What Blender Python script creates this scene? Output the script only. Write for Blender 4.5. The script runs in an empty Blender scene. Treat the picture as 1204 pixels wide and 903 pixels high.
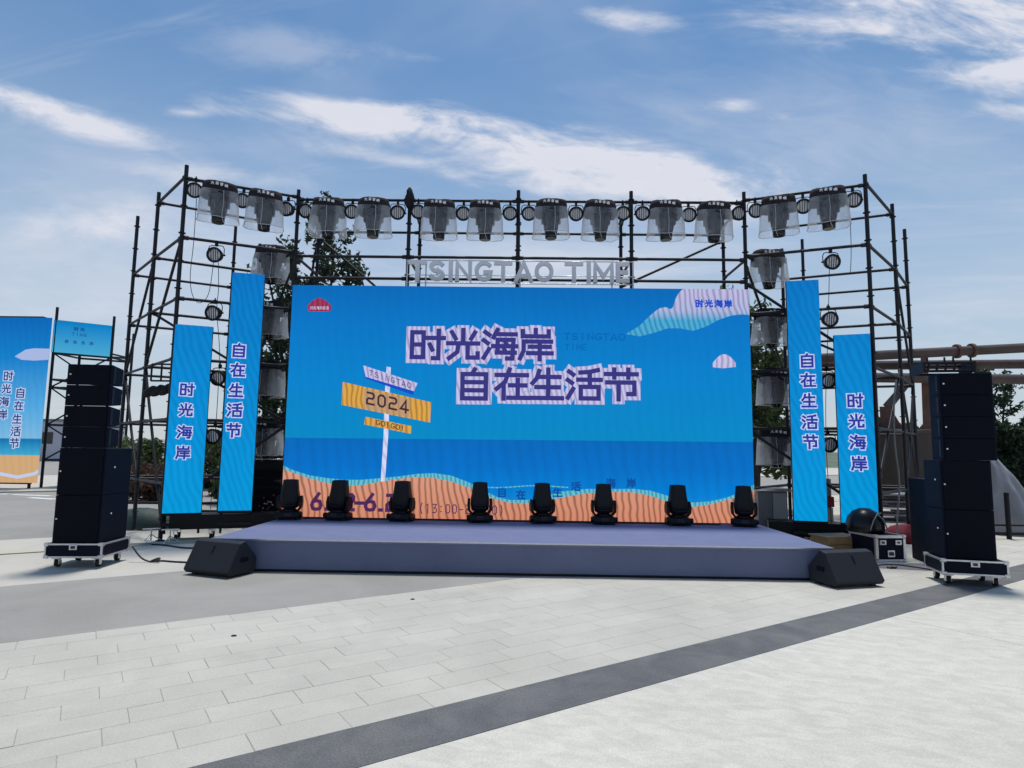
import bpy, bmesh, math, random
from mathutils import Vector, Matrix
PI = math.pi
random.seed(7)
SC = bpy.context.scene
COL = SC.collection

# ------------------------------------------------------------------ camera
PITCH, ROLL, YAW, FPX = 0.10545, 0.01374, -0.01516, 734.27
_cy, _sy = math.cos(YAW), math.sin(YAW)
CF = Vector((_sy * math.cos(PITCH), _cy * math.cos(PITCH), math.sin(PITCH)))
_r = Vector((_cy, -_sy, 0)); _u = _r.cross(CF)
CR = _r * math.cos(ROLL) + _u * math.sin(ROLL)
CU = _u * math.cos(ROLL) - _r * math.sin(ROLL)
EYE = Vector((0, 0, 1.6))
cam_d = bpy.data.cameras.new('camera')
cam_d.sensor_width = 36.0
cam_d.lens = FPX / 1204 * 36
cam_d.clip_end = 3000
cam = bpy.data.objects.new('camera', cam_d); COL.objects.link(cam)
cam.matrix_world = Matrix(((CR.x, CU.x, -CF.x, EYE.x), (CR.y, CU.y, -CF.y, EYE.y), (CR.z, CU.z, -CF.z, EYE.z), (0, 0, 0, 1)))
SC.camera = cam

def ray(u, v):
    return CF + CR * ((u - 602) / FPX) + CU * ((451.5 - v) / FPX)
def at(u, v, y):            # measured photo point -> world point at depth y
    d = ray(u, v); return EYE + d * (y / d.y)
def gnd(u, v, z=0.0):
    d = ray(u, v); return EYE + d * ((z - EYE.z) / d.z)

# ------------------------------------------------------------------ light and sky
SUN_EL, SUN_AZ = math.radians(77), math.radians(10)
sun_d = bpy.data.lights.new('sun', 'SUN'); sun_d.energy = 2.4; sun_d.angle = math.radians(10); sun_d.color = (1, .965, .91)
sun = bpy.data.objects.new('sun', sun_d); COL.objects.link(sun)
sdir = Vector((math.sin(SUN_AZ) * math.cos(SUN_EL), math.cos(SUN_AZ) * math.cos(SUN_EL), math.sin(SUN_EL)))
sun.rotation_euler = sdir.to_track_quat('Z', 'Y').to_euler()
SC.view_settings.view_transform = 'Standard'
SC.view_settings.look = 'None'
SC.view_settings.gamma = 1.0
SC.view_settings.use_curve_mapping = False
SC.view_settings.exposure = 0.5

class NB:                                   # small node helper
    def __init__(s, tree): s.t = tree; s.n = tree.nodes; s.l = tree.links
    def node(s, typ, **kw):
        n = s.n.new(typ)
        for k, v in kw.items(): setattr(n, k, v)
        return n
    def put(s, sock, v):
        if hasattr(v, 'is_output'): s.l.new(v, sock)
        else: sock.default_value = v
    def math(s, op, a, b=0.0, c=None, clamp=False):
        n = s.node('ShaderNodeMath', operation=op); n.use_clamp = clamp
        s.put(n.inputs[0], a); s.put(n.inputs[1], b)
        if c is not None: s.put(n.inputs[2], c)
        return n.outputs[0]
    def smooth(s, x, a, b, lo=0.0, hi=1.0):
        n = s.node('ShaderNodeMapRange', interpolation_type='SMOOTHSTEP')
        s.put(n.inputs[0], x); s.put(n.inputs[1], a); s.put(n.inputs[2], b); s.put(n.inputs[3], lo); s.put(n.inputs[4], hi)
        return n.outputs[0]
    def mix(s, f, a, b, typ='MIX'):
        n = s.node('ShaderNodeMix', data_type='RGBA', blend_type=typ)
        s.put(n.inputs[0], f); s.put(n.inputs[6], a); s.put(n.inputs[7], b)
        return n.outputs[2]
    def comb(s, x, y, z):
        n = s.node('ShaderNodeCombineXYZ'); s.put(n.inputs[0], x); s.put(n.inputs[1], y); s.put(n.inputs[2], z); return n.outputs[0]
    def sep(s, v):
        n = s.node('ShaderNodeSeparateXYZ'); s.put(n.inputs[0], v); return n.outputs
    def noise(s, vec, scale, detail=4, rough=.55, dist=0.0):
        n = s.node('ShaderNodeTexNoise'); s.put(n.inputs['Vector'], vec)
        n.inputs['Scale'].default_value = scale; n.inputs['Detail'].default_value = detail
        n.inputs['Roughness'].default_value = rough; n.inputs['Distortion'].default_value = dist
        return n.outputs[0]

world = bpy.data.worlds.new('World'); SC.world = world; world.use_nodes = True
def build_sky():
    w = NB(world.node_tree); w.n.clear()
    out = w.node('ShaderNodeOutputWorld'); bg = w.node('ShaderNodeBackground')
    bg.inputs[1].default_value = 0.062
    sky = w.node('ShaderNodeTexSky', sky_type='NISHITA')
    sky.sun_disc = False; sky.sun_elevation = SUN_EL; sky.sun_rotation = SUN_AZ
    sky.air_density = 1.0; sky.dust_density = .4; sky.ozone_density = 2.0; sky.altitude = 0
    tc = w.node('ShaderNodeTexCoord')
    d = tc.outputs['Generated']
    x, y, z = w.sep(d)
    # air colour: milky towards the horizon
    zc = w.math('MAXIMUM', z, 0.0)
    hz = w.smooth(zc, 0.60, 0.05)
    hz = w.math('MULTIPLY', hz, 0.86)
    milky = w.mix(w.smooth(zc, 0.0, .16), (6.6, 7.0, 7.5, 1), (5.9, 6.9, 8.0, 1))
    base = w.mix(1.0, sky.outputs[0], (.95, 1.27, 1.39, 1), 'MULTIPLY')
    col = w.mix(hz, base, milky)
    # cloud layer on a plane overhead (whole sky)
    inv = w.math('DIVIDE', 1.0, w.math('ADD', zc, 0.12))
    px, py = w.math('MULTIPLY', x, inv), w.math('MULTIPLY', y, inv)
    pv = w.comb(w.math('MULTIPLY', px, .55), py, 0.0)
    thin = w.noise(pv, 1.3, 5, .6, .4)
    thinf = w.math('MULTIPLY', w.smooth(thin, .46, .78), .42)
    wisps = w.noise(w.comb(w.math('MULTIPLY', px, .35), w.math('ADD', w.math('MULTIPLY', py, 2.4), w.math('MULTIPLY', px, .5)), 3.0), 2.2, 5, .62, .6)
    thinf = w.math('ADD', thinf, w.math('MULTIPLY', w.smooth(wisps, .52, .8), .30))
    # single clouds, each an ellipse of direction space (u = x/y, v = z/y) eroded by noise
    yy = w.math('MAXIMUM', y, 0.05)
    U = w.math('DIVIDE', x, yy); V = w.math('DIVIDE', z, yy)
    front = w.smooth(y, 0.05, 0.25)
    total = None
    ca, sa = math.cos(-.16), math.sin(-.16)
    R1 = w.math('ADD', w.math('MULTIPLY', U, ca * .36), w.math('MULTIPLY', V, sa * .36))
    R2 = w.math('SUBTRACT', w.math('MULTIPLY', V, ca), w.math('MULTIPLY', U, sa))
    rv = w.comb(R1, R2, 2.7)
    n1 = w.noise(rv, 9.0, 7, .62, .55); n2 = w.noise(rv, 30.0, 4, .6, .8)
    ero = w.math('ADD', w.math('MULTIPLY', w.math('SUBTRACT', n1, .5), 4.4), w.math('MULTIPLY', w.math('SUBTRACT', n2, .5), 1.3))
    for (px0, py0, px1, py1, half, dens, soft) in CLOUDS:
        a = ray(px0, py0); b = ray(px1, py1)
        ua, va, ub, vb = a.x / a.y, a.z / a.y, b.x / b.y, b.z / b.y
        cu, cv = (ua + ub) / 2, (va + vb) / 2
        L = math.hypot(ub - ua, vb - va) / 2; ang = math.atan2(vb - va, ub - ua)
        du = w.math('SUBTRACT', U, cu); dv = w.math('SUBTRACT', V, cv)
        e1 = w.math('ADD', w.math('MULTIPLY', du, math.cos(ang)), w.math('MULTIPLY', dv, math.sin(ang)))
        e2 = w.math('SUBTRACT', w.math('MULTIPLY', dv, math.cos(ang)), w.math('MULTIPLY', du, math.sin(ang)))
        q1 = w.math('DIVIDE', e1, L); q2 = w.math('DIVIDE', e2, half / FPX)
        r = w.math('SQRT', w.math('ADD', w.math('MULTIPLY', q1, q1), w.math('MULTIPLY', q2, q2)))
        val = w.math('ADD', w.math('SUBTRACT', 1.0, r), w.math('MULTIPLY', ero, soft))
        m = w.math('MULTIPLY', w.smooth(val, -.2, 1.5), w.math('MULTIPLY', w.smooth(r, 1.7, .3), dens))
        total = m if total is None else w.math('ADD', total, m)
    total = w.math('MULTIPLY', total, front)
    cl = w.math('MINIMUM', w.math('ADD', total, w.math('MULTIPLY', thinf, .8)), .96)
    shade = w.noise(w.comb(U, w.math('MULTIPLY', V, 2.2), 1.0), 6.0, 5, .6)
    ccol = w.mix(shade, (7.9, 8.2, 9.3, 1), (8.9, 9.0, 9.7, 1))
    col = w.mix(cl, col, ccol)
    w.l.new(col, bg.inputs[0]); w.l.new(bg.outputs[0], out.inputs[0])
#           from px      to px      half  density erosion
CLOUDS = [(240, 116, 700, 172, 26, .95, 1.0), (400, 140, 960, 236, 46, 1.0, .9), (330, 165, 620, 215, 14, .5, 1.0), (560, 205, 960, 235, 46, .8, .6),
          (-60, 92, 185, 170, 21, 1.3, .9), (800, -35, 1340, 36, 82, 1.5, .8), (1020, 84, 1340, 100, 44, 1.3, .8),
          (1090, 128, 1300, 134, 17, .9, .9), (680, 15, 805, 26, 17, .8, 1.0), (830, 121, 898, 126, 14, .7, .9),
          (890, 135, 955, 139, 10, .6, .9), (185, 130, 260, 135, 10, .8, 1.0), (20, 262, 230, 270, 34, .5, .8),
          (230, 45, 500, 74, 34, .3, 1.0), (430, 60, 540, 72, 12, .35, 1.0), (150, 200, 360, 216, 18, .45, 1.0),
          (-150, 330, 460, 330, 130, .55, .35), (300, 300, 1000, 310, 80, .6, .4), (640, 130, 1340, 170, 130, .42, .45), (-80, 190, 330, 220, 90, .25, .5)]
build_sky()

# ------------------------------------------------------------------ helpers
def lin(c):
    r = []
    for v in c[:3]:
        v /= 255.0
        r.append(v / 12.92 if v <= .04045 else ((v + .055) / 1.055) ** 2.4)
    return (*r, 1.0)

MATS = {}
def mat(name, color, rough=.6, metal=0.0, spec=.5, noise=None, bump=None, rnd=0.0, alpha=None):
    """noise=(scale, amount, tint) mottles the colour; bump=(scale, strength); rnd=value spread per object"""
    m = bpy.data.materials.new(name); m.use_nodes = True
    b = NB(m.node_tree); p = b.n['Principled BSDF']
    p.inputs['Roughness'].default_value = rough; p.inputs['Metallic'].default_value = metal
    p.inputs['Specular IOR Level'].default_value = spec
    c = (*color, 1.0) if len(color) == 3 else color
    src = c
    tc = b.node('ShaderNodeTexCoord'); v = tc.outputs['Object']
    if noise:
        n = b.noise(v, noise[0], 6, .6)
        t = noise[2] if len(noise) > 2 else tuple(x * .5 for x in c[:3])
        src = b.mix(b.math('MULTIPLY', b.smooth(n, .3, .75), noise[1]), c, (*t[:3], 1))
        b.put(p.inputs['Roughness'], b.math('ADD', rough - .08, b.math('MULTIPLY', n, .16)))
    if rnd:
        oi = b.node('ShaderNodeObjectInfo')
        k = b.math('ADD', 1 - rnd, b.math('MULTIPLY', oi.outputs['Random'], 2 * rnd))
        src = b.mix(1.0, src, b.comb(k, k, k), 'MULTIPLY')
    b.put(p.inputs['Base Color'], src)
    if bump:
        bn = b.node('ShaderNodeBump'); bn.inputs['Strength'].default_value = bump[1]; bn.inputs['Distance'].default_value = .01
        b.put(bn.inputs['Height'], b.noise(v, bump[0], 5, .6)); b.l.new(bn.outputs[0], p.inputs['Normal'])
    MATS[name] = m
    return m

LED_GAIN = .77
def led(name, stops, strength=1.0, stripe=None, rip=0.0, z=(0, 1)):
    """LED screen picture: stops = [(height 0..1, srgb)], stripe = (freq per m, slope, depth, sharp)"""
    m = bpy.data.materials.new(name); m.use_nodes = True
    b = NB(m.node_tree); p = b.n['Principled BSDF']
    p.inputs['Base Color'].default_value = (.004, .004, .005, 1); p.inputs['Roughness'].default_value = .6
    p.inputs['Specular IOR Level'].default_value = .12
    g = b.node('ShaderNodeNewGeometry'); x, y, zz = b.sep(g.outputs['Position'])
    if len(stops) > 1:
        f = b.math('DIVIDE', b.math('SUBTRACT', zz, z[0]), z[1] - z[0], clamp=True)
        r = b.node('ShaderNodeValToRGB'); b.l.new(f, r.inputs[0]); cr = r.color_ramp
        while len(cr.elements) < len(stops): cr.elements.new(.5)
        for e, (h, c) in zip(cr.elements, stops): e.position = h
        for e, (h, c) in zip(cr.elements, stops): e.color = lin(c)
        src = r.outputs[0]
    else:
        src = b.mix(0.0, lin(stops[0][1]), lin(stops[0][1]))
    if rip:                                              # faint uneven brightness of the LED modules
        n = b.noise(b.comb(b.math('MULTIPLY', x, 14.0), 0.0, b.math('MULTIPLY', zz, 1.1)), 1.0, 4, .6)
        n2 = b.noise(b.comb(x, 0.0, zz), .9, 3, .5)
        k = b.math('ADD', 1 - rip * .7, b.math('MULTIPLY', b.math('ADD', n, n2), rip * .7))
        src = b.mix(1.0, src, b.comb(k, k, k), 'MULTIPLY')
    if stripe:
        fr, sl, dep, sh = stripe
        wob = b.noise(b.comb(x, 0.0, zz), 1.3, 2, .5)
        ph = b.math('MULTIPLY', b.math('ADD', b.math('ADD', x, b.math('MULTIPLY', zz, sl)), b.math('MULTIPLY', wob, .30)), fr * 2 * PI)
        s = b.math('POWER', b.math('ADD', b.math('MULTIPLY', b.math('SINE', ph), .5), .5), sh)
        k = b.math('SUBTRACT', 1.0, b.math('MULTIPLY', s, dep))
        src = b.mix(1.0, src, b.comb(k, k, k), 'MULTIPLY')
    b.put(p.inputs['Emission Color'], src); p.inputs['Emission Strength'].default_value = strength * LED_GAIN
    MATS[name] = m
    return m

class MB:
    """collects geometry; build() links it as one mesh object"""
    def __init__(s): s.v = []; s.f = []; s.s = []
    def add(s, vs, fs, smooth=False):
        o = len(s.v); s.v += [tuple(p) for p in vs]; s.f += [tuple(i + o for i in f) for f in fs]; s.s += [smooth] * len(fs); return s
    def box(s, c, d, rz=0.0, M=None):
        x, y, z = (q / 2 for q in d); cx, cy, cz = c; ca, sa = math.cos(rz), math.sin(rz); vs = []
        for dz in (-z, z):
            for dx, dy in ((-x, -y), (x, -y), (x, y), (-x, y)):
                p = Vector((cx + dx * ca - dy * sa, cy + dx * sa + dy * ca, cz + dz))
                vs.append(M @ p if M else p)
        return s.add(vs, [(0, 3, 2, 1), (4, 5, 6, 7), (0, 1, 5, 4), (1, 2, 6, 5), (2, 3, 7, 6), (3, 0, 4, 7)])
    def rings(s, rs, cap=(True, True), smooth=True, close=True):
        n = len(rs[0]); vs = [p for r in rs for p in r]; fs = []
        for k in range(len(rs) - 1):
            for i in range(n if close else n - 1):
                j = (i + 1) % n; fs.append((k * n + i, k * n + j, (k + 1) * n + j, (k + 1) * n + i))
        s.add(vs, fs, smooth)
        if cap[0]: s.add(rs[0], [tuple(reversed(range(n)))])
        if cap[1]: s.add(rs[-1], [tuple(range(n))])
        return s
    def tube(s, a, b, r, n=8, r1=None, cap=True):
        return s.path([a, b], [r, r if r1 is None else r1], n, cap)
    def path(s, pts, r, n=6, cap=True):
        pts = [Vector(p) for p in pts]; rs = r if isinstance(r, (list, tuple)) else [r] * len(pts)
        out = []; ref = None
        for i, p in enumerate(pts):
            t = (pts[min(i + 1, len(pts) - 1)] - pts[max(i - 1, 0)]).normalized()
            if ref is None:
                ref = t.orthogonal().normalized()
            else:
                ref = (ref - t * ref.dot(t)); ref = ref.normalized() if ref.length > 1e-6 else t.orthogonal().normalized()
            w = t.cross(ref)
            out.append([p + (ref * math.cos(2 * PI * k / n) + w * math.sin(2 * PI * k / n)) * rs[i] for k in range(n)])
        return s.rings(out, (cap, cap))
    def lathe(s, prof, n=16, M=None, cap=(True, True), smooth=True):
        rs = []
        for r, z in prof:
            ring = [Vector((r * math.cos(2 * PI * k / n), r * math.sin(2 * PI * k / n), z)) for k in range(n)]
            rs.append([M @ p for p in ring] if M else ring)
        return s.rings(rs, cap, smooth)
    def prism(s, poly, fn, a, b):
        """poly 2-D points, fn(x, z, depth) -> point, extruded a..b"""
        n = len(poly); A = [fn(x, z, a) for x, z in poly]; B = [fn(x, z, b) for x, z in poly]
        s.add(A + B, [(i, (i + 1) % n, n + (i + 1) % n, n + i) for i in range(n)])
        s.add(A, [tuple(reversed(range(n)))]); s.add(B, [tuple(range(n))]); return s
    def flat(s, poly, fn, d=0.0):
        return s.add([fn(x, z, d) for x, z in poly], [tuple(range(len(poly)))])
    def build(s, name, m, parent=None, loc=None, rot=None, bevel=0.0, fix=True):
        me = bpy.data.meshes.new(name); me.from_pydata(s.v, [], s.f); me.polygons.foreach_set('use_smooth', s.s)
        if fix or bevel:
            bm = bmesh.new(); bm.from_mesh(me)
            if bevel:
                bmesh.ops.remove_doubles(bm, verts=bm.verts, dist=1e-5)
                es = [e for e in bm.edges if len(e.link_faces) == 2 and e.calc_face_angle(0) > .5]
                bmesh.ops.bevel(bm, geom=es, offset=bevel, segments=2, profile=.6, affect='EDGES', clamp_overlap=True)
            bmesh.ops.recalc_face_normals(bm, faces=bm.faces); bm.to_mesh(me); bm.free()
        me.materials.append(m)
        o = bpy.data.objects.new(name, me); COL.objects.link(o)
        if parent: o.parent = parent
        if loc is not None: o.location = loc
        if rot is not None: o.rotation_euler = rot
        return o

def thing(name, label, cat, loc=(0, 0, 0), rz=0.0, group=None):
    o = bpy.data.objects.new(name, None); COL.objects.link(o); o.empty_display_size = .1
    o.location = loc; o.rotation_euler = (0, 0, rz); return tag(o, label, cat, group)
def tag(o, label, cat, group=None):
    o['label'] = label; o['category'] = cat
    if group: o['group'] = group
    return o
def struct(name, mb, m, **k):
    o = mb.build(name, m, **k); o['kind'] = 'structure'; return o
def dup(root, loc, rz=0.0, label=None, group=None, tilt=None):
    r = root.copy(); COL.objects.link(r); r.location = loc; r.rotation_euler = (tilt or 0.0, 0, rz)
    if label: r['label'] = label
    if group: r['group'] = group
    for ch in list(root.children):
        c = ch.copy(); COL.objects.link(c); c.parent = r
        for g in ch.children:
            d = g.copy(); COL.objects.link(d); d.parent = c
    return r
ORD = ['first', 'second', 'third', 'fourth', 'fifth', 'sixth', 'seventh', 'eighth', 'ninth', 'tenth', 'eleventh', 'twelfth', 'thirteenth',
       'fourteenth', 'fifteenth', 'sixteenth', 'seventeenth', 'eighteenth']

# lettering: each character is a list of strokes on a 10 x 10 grid
def arc(cx, cy, rx, ry, a0, a1, n=10):
    return [(cx + rx * math.cos(math.radians(a0 + (a1 - a0) * i / n)), cy + ry * math.sin(math.radians(a0 + (a1 - a0) * i / n))) for i in range(n + 1)]
W3 = [[(.6, 9.2), (2.1, 8)], [(.2, 6.5), (1.7, 5.3)], [(.3, .5), (2, 3.7)]]
GL = {
    '时': [[(.6, .9), (.6, 9), (3.9, 9), (3.9, .9), (.6, .9)], [(.6, 5), (3.9, 5)], [(4.7, 7.2), (10, 7.2)], [(8.3, 9.8), (8.3, .6), (6.6, .6)], [(5.7, 5.2), (6.6, 3.2)]],
    '光': [[(5, 10), (5, 5.4)], [(1.5, 9.2), (2.8, 6.8)], [(8.6, 9.2), (7.3, 6.8)], [(.3, 5.4), (9.7, 5.4)], [(3.6, 5.4), (3.3, 2.6), (.7, .4)], [(6.4, 5.4), (6.4, .8), (9.4, .8), (9.4, 2.4)]],
    '海': W3 + [[(4.4, 10), (3.1, 7.2)], [(3.8, 8.4), (9.8, 8.4)], [(4.4, 2.4), (4.4, 6.6), (9, 6.6), (8.7, .5), (7, .5)], [(2.9, 4.5), (10, 4.5)], [(4.0, 2.4), (9.6, 2.4)], [(6.5, 6.2), (6.9, 5.2)], [(6.2, 3.9), (6.6, 2.9)]],
    '岸': [[(1.2, 9.6), (1.2, 7.7), (8.8, 7.7), (8.8, 9.6)], [(5, 10), (5, 7.7)], [(9.7, 6), (1.5, 6), (1.5, 3), (.4, .3)], [(3.2, 4.3), (9.3, 4.3)], [(2.6, 2.2), (9.9, 2.2)], [(6.2, 5.4), (6.2, 0)]],
    '自': [[(5.2, 10), (4.4, 8.6)], [(1.4, .5), (1.4, 8.3), (8.6, 8.3), (8.6, .5), (1.4, .5)], [(1.4, 5.7), (8.6, 5.7)], [(1.4, 3.1), (8.6, 3.1)]],
    '在': [[(.4, 8), (9.6, 8)], [(4.4, 10), (3.1, 5.8), (.5, 3.4)], [(2.7, 5), (2.7, .2)], [(4.4, 4.7), (9.2, 4.7)], [(6.8, 6.7), (6.8, .8)], [(3.9, .7), (9.9, .7)]],
    '生': [[(2.7, 9.5), (1.9, 6.9), (.5, 5.2)], [(2.2, 7.4), (9, 7.4)], [(5.4, 10), (5.4, .6)], [(1.6, 4.1), (8.8, 4.1)], [(.3, .6), (9.8, .6)]],
    '活': W3 + [[(9.2, 9.7), (6.4, 9), (3.8, 8.8)], [(3.2, 6.5), (10, 6.5)], [(6.7, 9), (6.7, 4.3)], [(4.1, .5), (4.1, 4.2), (9.2, 4.2), (9.2, .5), (4.1, .5)]],
    '节': [[(.4, 8.3), (9.6, 8.3)], [(3, 10), (3, 7)], [(7, 10), (7, 7)], [(.8, 5.6), (8.7, 5.6), (8.7, 1.9), (6.8, 1.9)], [(4.2, 5.6), (4.2, 0)]],
    '大': [[(.5, 6.6), (9.5, 6.6)], [(5, 10), (4.6, 5), (.8, .3)], [(5.2, 6), (9.3, .3)]],
    '圣': [[(1.5, 9), (8, 9), (4, 5), (1, 4)], [(3.2, 7.6), (9.3, 4.4)], [(5, 4.5), (5, .6)], [(2, 2.8), (8, 2.8)], [(.6, .5), (9.4, .5)]],
    '音': [[(5, 10), (5, 8.8)], [(1.2, 8.5), (8.8, 8.5)], [(3, 8), (3.6, 6.4)], [(7, 8), (6.4, 6.4)], [(.4, 6), (9.6, 6)], [(2.2, .4), (2.2, 4.6), (7.8, 4.6), (7.8, .4), (2.2, .4)], [(2.2, 2.5), (7.8, 2.5)]],
    '响': [[(.5, 2.4), (.5, 8), (2.8, 8), (2.8, 2.4), (.5, 2.4)], [(6.8, 10), (6, 8.4)], [(4.2, .2), (4.2, 8), (9.4, 8), (9.4, .4), (8, .4)], [(5.6, 2.8), (5.6, 5.6), (8, 5.6), (8, 2.8), (5.6, 2.8)]],
    'T': [[(0, 9.3), (9, 9.3)], [(4.5, 9.3), (4.5, 0)]], 'I': [[(4.5, 10), (4.5, 0)]],
    'S': [arc(4.6, 7.1, 3.6, 2.2, 30, 180, 8) + arc(4.6, 7.1, 3.6, 2.2, 200, 270, 4)[0:] + arc(4.6, 2.8, 3.8, 2.1, 90, -160, 12)],
    'N': [[(1, 0), (1, 9.3), (8.4, .7), (8.4, 10)]], 'G': [arc(5, 5, 4.3, 4.3, 45, 325, 18) + [(8.8, 4.4), (5.4, 4.4)]],
    'A': [[(.4, 0), (4.8, 9.4), (9.2, 0)], [(1.9, 2.6), (7.7, 2.6)]], 'O': [arc(5, 5, 4.3, 4.3, 0, 360, 24)],
    'M': [[(.8, 0), (.8, 9.2), (5, 2.6), (9.2, 9.2), (9.2, 0)]], 'E': [[(8.2, 9.3), (1.2, 9.3), (1.2, .7), (8.2, .7)], [(1.2, 5), (7.4, 5)]],
    '0': [[(3, .7), (1, 2.4), (1, 7.6), (3, 9.3), (6, 9.3), (8, 7.6), (8, 2.4), (6, .7), (3, .7)]],
    '1': [[(2.4, 8.2), (4.6, 9.3), (4.6, 0)]],
    '2': [[(1, 9.3), (6.6, 9.3), (8, 8.2), (8, 6.2), (6.6, 5), (2.4, 5), (1, 3.8), (1, .7), (8.4, .7)]],
    '3': [[(1, 9.3), (7.9, 9.3), (4.4, 5.4), (6.6, 5.4), (8, 4), (8, 2.2), (6.4, .7), (1, .7)]],
    '4': [[(6.4, 0), (6.4, 9.3), (1, 2.4), (9, 2.4)]],
    '6': [[(6.2, 9.8), (1.8, 5), (1, 3), (2, 1), (4.4, .7), (7, 1), (8, 3), (7, 5.2), (4.4, 5.6), (2.2, 5)]],
    '.': [[(3.4, .8), (5.2, .8)]], '-': [[(1.4, 4.6), (7.6, 4.6)]], ':': [[(3.6, 7), (5.2, 7)], [(3.6, 2), (5.2, 2)]],
    '(': [[(6, 10.4), (3.8, 7), (3.8, 3), (6, -.6)]], ')': [[(3.4, 10.4), (5.6, 7), (5.6, 3), (3.4, -.6)]], '!': [[(4.5, 10), (4.5, 3.2)], [(4.5, 1.3), (4.5, 0)]], ' ': []}
def ribbon(mb, pts, w, fn, d, thick=0.0):
    """one stroke as a mitred ribbon of width w; thick>0 extrudes it"""
    pts = [Vector(p) for p in pts]
    closed = (pts[0] - pts[-1]).length < 1e-6
    if closed: pts = pts[:-1]
    n = len(pts); L = []; R = []
    for i in range(n):
        a = pts[i - 1] if (i > 0 or closed) else None
        b = pts[(i + 1) % n] if (i < n - 1 or closed) else None
        d1 = (pts[i] - a).normalized() if a is not None else None
        d2 = (b - pts[i]).normalized() if b is not None else None
        p = pts[i]
        if d1 is None: t = d2; p = p - t * w * .35; k = 1
        elif d2 is None: t = d1; p = p + t * w * .35; k = 1
        else:
            t = d1 + d2
            t = t.normalized() if t.length > 1e-4 else d1
            k = 1 / max(.45, abs(t.dot(d1)))
        nn = Vector((-t.y, t.x)) * (w / 2 * k)
        L.append(p + nn); R.append(p - nn)
    m = n if closed else n - 1
    for i in range(m):
        j = (i + 1) % n
        poly = [L[i], R[i], R[j], L[j]]
        if thick:
            vs = [fn(q.x, q.y, d) for q in poly] + [fn(q.x, q.y, d + thick) for q in poly]
            fs = [(0, 1, 2, 3), (7, 6, 5, 4), (0, 4, 5, 1), (2, 6, 7, 3)]
            if not closed and i == 0: fs.append((0, 3, 7, 4)) if False else fs.append((1, 5, 4, 0))
            mb.add(vs, fs + [(1, 5, 6, 2), (3, 7, 4, 0)])
        else:
            mb.add([fn(q.x, q.y, d) for q in poly], [(0, 1, 2, 3)])
def write(mb, text, fn, x, z, cw, ch, adv, wgrid, d, step=.0003, slope=0.0, thick=0.0, dx=0.0, dz=0.0):
    """text in the plane of fn; character box cw x ch, advance adv, stroke width in grid units"""
    for i, c in enumerate(text):
        for k, st in enumerate(GL[c]):
            pts = [(x + i * adv + dx * i + p[0] / 10 * cw, z + slope * (i * adv + p[0] / 10 * cw) + dz * i + p[1] / 10 * ch) for p in st]
            ribbon(mb, pts, wgrid / 10 * min(cw, ch), fn, d - k * step, thick)

def chars(name, text, m, par, fn, x, z, cw, ch, adv, wgrid, d, step=.0003, slope=0.0):
    """each character its own object"""
    for i, c in enumerate(text):
        if c == ' ': continue
        mb = MB(); xx = x + i * adv
        write(mb, c, fn, xx, z + slope * (i * adv), cw, ch, adv, wgrid, d, step, slope)
        mb.build(name, m, par, fix=False)
# ------------------------------------------------------------------ materials
black = mat('black_plastic', (.005, .005, .007), .45, spec=.22, noise=(9, .5, (.011, .011, .014)), bump=(60, .15))
cab_black = mat('speaker_paint', (.0022, .004, .013), .62, spec=.14, noise=(14, .6, (.004, .006, .018)), bump=(220, .35))
wedge_black = mat('wedge_paint', (.016, .018, .025), .6, spec=.25, noise=(12, .5, (.022, .024, .031)), bump=(180, .3))
grille_m = mat('steel_grille', (.0014, .0022, .008), .55, spec=.1, bump=(420, .6))
pole_m = mat('scaffold_steel', (.007, .009, .016), .5, spec=.3, noise=(7, .7, (.018, .016, .018)), bump=(40, .2))
alu = mat('aluminium', (.62, .63, .65), .34, metal=.85, noise=(18, .5, (.45, .45, .47)))
white_paint = mat('white_paint', (.74, .74, .78), .5, noise=(6, .4, (.60, .60, .65)))
cover_m = mat('cover_cloth', (.016, .014, .018), .85, spec=.2, noise=(10, .8, (.034, .028, .032)), bump=(30, .6))
head_m = mat('head_plastic', (.010, .011, .016), .45, spec=.3, noise=(5, .6, (.022, .024, .032)))
lens_black = mat('lens_black', (.004, .004, .006), .12)
lens_m = mat('frosted_lens', (.62, .63, .68), .3, noise=(8, .4, (.42, .43, .47)))
rubber = mat('rubber', (.010, .010, .011), .75)
text_white = mat('text_white', (.78, .78, .80), .6)
carpet = mat('stage_carpet', (.178, .20, .325), .9, spec=.15, noise=(3, .6, (.150, .170, .285)), bump=(260, .5))
skirt_m = mat('stage_skirt', (.145, .165, .25), .85, spec=.15, noise=(1.1, .8, (.118, .136, .212)), bump=(2.2, .25))
rust = mat('rusty_steel', (.145, .062, .042), .8, noise=(5, .9, (.07, .04, .035)), bump=(40, .5))
pipe_m = mat('pipe_paint', (.105, .078, .072), .75, spec=.3, noise=(3, .8, (.065, .048, .046)), bump=(25, .3))
bark = mat('bark', (.045, .036, .028), .9, noise=(9, .7, (.022, .018, .015)), bump=(30, .8))
wood = mat('bare_wood', (.34, .20, .09), .7, noise=(8, .6, (.22, .12, .05)))
red_cloth = mat('red_cloth', (.17, .008, .022), .85, noise=(9, .6, (.09, .005, .012)), bump=(20, .5))
tarp_m = mat('grey_tarpaulin', (.27, .27, .29), .6, noise=(4, .6, (.20, .20, .22)), bump=(9, .8))
green_tarp = mat('green_tarpaulin', (.022, .05, .045), .65, noise=(5, .7, (.012, .026, .026)), bump=(12, .8))
grey_box = mat('grey_paint', (.20, .20, .215), .6, noise=(6, .5, (.14, .14, .15)))
cable_m = mat('cable_rubber', (.012, .012, .013), .6)
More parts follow.
